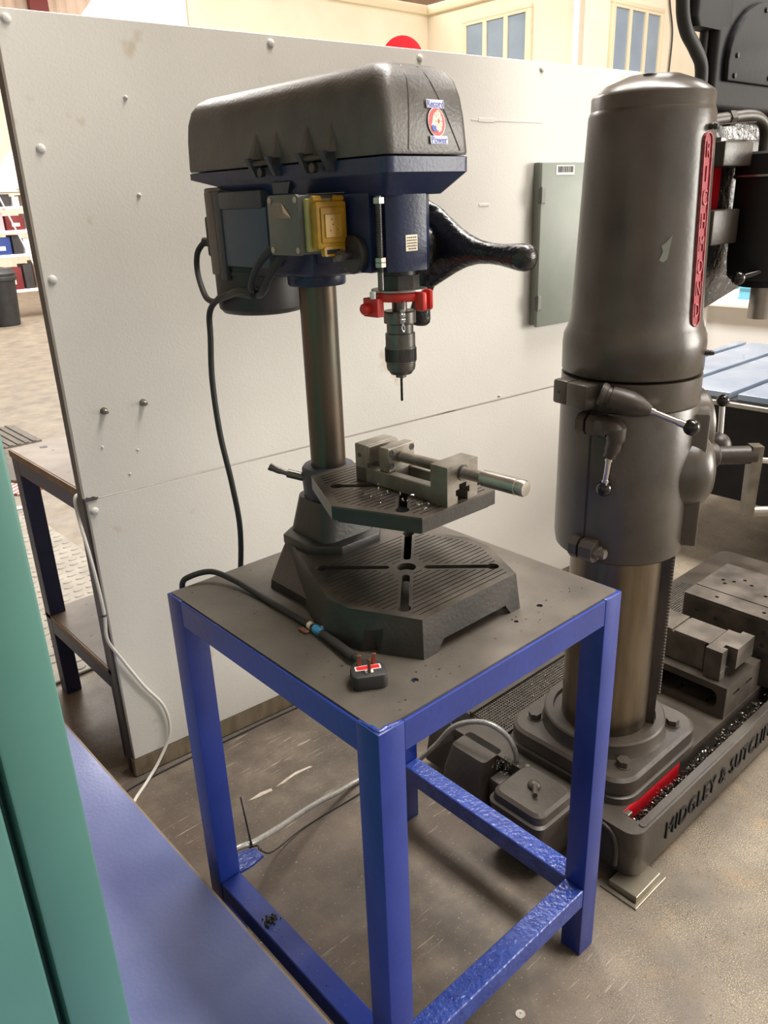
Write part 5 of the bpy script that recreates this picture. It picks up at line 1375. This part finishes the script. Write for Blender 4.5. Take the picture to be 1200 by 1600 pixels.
b4 = obj('packing_bar', MB().box(1.442, 1.54, 0.39, 0.45, BZ, BZ + 0.12, 0.002, 1).box(1.442, 1.50, 0.35, 0.392, BZ, BZ + 0.11, 0.002, 1), 'block_steel')
tag(b4, 'short stepped steel packing bar beside the mesh grate', 'bar')

# swarf and dirt
def curl_heap(name, boxes, n, z, label, m, size):
    mb = MB()
    for i in range(n):
        x0, x1, y0, y1, hz = random.choice(boxes)
        c = Vector((random.uniform(x0, x1), random.uniform(y0, y1), z + random.uniform(0, hz)))
        r_ = size * random.uniform(0.5, 1.1)
        ax1 = Vector((random.gauss(0, 1), random.gauss(0, 1), random.gauss(0, 1))).normalized()
        ax2 = ax1.orthogonal().normalized()
        ax3 = ax1.cross(ax2)
        pts = []
        turns = random.uniform(2.5, 6)
        for k in range(7):
            a = turns * k / 6
            pts.append(c + (ax2 * math.cos(a) + ax3 * math.sin(a)) * r_ + ax1 * (k - 3) * r_ * 0.25)
        wd_ = ax1 * size * 0.22
        vs, fs = [], []
        for p in pts:
            vs += [p - wd_, p + wd_]
        for k in range(6):
            fs.append([2 * k, 2 * k + 1, 2 * k + 3, 2 * k + 2])
        mb.add(vs, fs)
    o = obj(name, mb, m, smooth=False)
    o['kind'] = 'stuff'
    o['label'] = label
    o['category'] = 'swarf'
    return o
curl_heap('swarf_heap', [(0.83, 1.25, 0.050, 0.072, 0.032), (0.86, 1.10, 0.049, 0.068, 0.04), (1.08, 2.2, 0.049, 0.076, 0.047)], 2600, 0.097, 'curly metal swarf filling the trough of the machine base', 'swarf', 0.006)
curl_heap('swarf_scatter', [(0.84, 1.15, 0.47, 0.565, 0.001), (0.70, 0.755, 0.35, 0.40, 0.002)], 160, BZ + 0.008, 'loose dark swarf scattered over the mesh grate', 'swarf', 0.003)
ch = MB()
for i in range(420):
    reg = random.random()
    if reg < 0.5:
        x, y, z = random.uniform(0.03, W - 0.03), random.uniform(0.03, D - 0.03), TOP + 0.0006
    elif reg < 0.6:
        x, y, z = random.uniform(0.01, 0.04), random.uniform(0.06, 0.52), ZL + 0.0006
    else:
        x, y, z = random.uniform(0.05, 1.0), random.uniform(-0.3, 1.1), 0.0006
    if z > 0.8 and 0.095 < x < 0.475 and 0.08 < y < 0.54:
        continue                                   # under the press base
    if z < 0.1 and x > 0.59 and y > -0.03:
        continue                                   # under the machine base, its shims and pump box
    s_ = random.uniform(0.0003, 0.0009)
    a = random.uniform(0, 3.1)
    ch.box(-s_ * random.uniform(0.8, 2.2), s_, -s_, s_ * 0.8, -0.0006, s_ * 0.7, 0, 1, Matrix.Translation((x, y, z)) @ Matrix.Rotation(a, 4, 'Z'))
co = obj('metal_chips', ch, 'swarf', smooth=False)
tag(co, 'tiny metal chips scattered over stand top and floor', 'chips', kind='stuff')
cl = MB()
for i in range(40):
    cl.ball((0.022 + random.gauss(0, 0.007), 0.385 + random.gauss(0, 0.006), ZL + 0.002 + abs(random.gauss(0, 0.002))), random.uniform(0.0015, 0.004), 6)
clo = obj('dirt_clump', cl, 'rubber')
tag(clo, 'small black clump of dirt on the lower blue rail', 'dirt')
vs_ = curl_heap('table_swarf', [(0.225, 0.252, 0.13, 0.19, 0.002), (0.20, 0.25, 0.20, 0.26, 0.002)], 26, TZ1 + 0.003, 'shiny swarf curls on the press table beside the vise', 'chrome', 0.004)
wsh = obj('washer', MB().lathe([(0.0028, 0.0), (0.0095, 0.0), (0.0095, 0.0015), (0.0028, 0.0015), (0.0028, 0.0)], (0.337, 0.004, 0.0003), n=28), 'steel')
tag(wsh, 'small bright steel washer lying on the floor by the stand', 'washer')
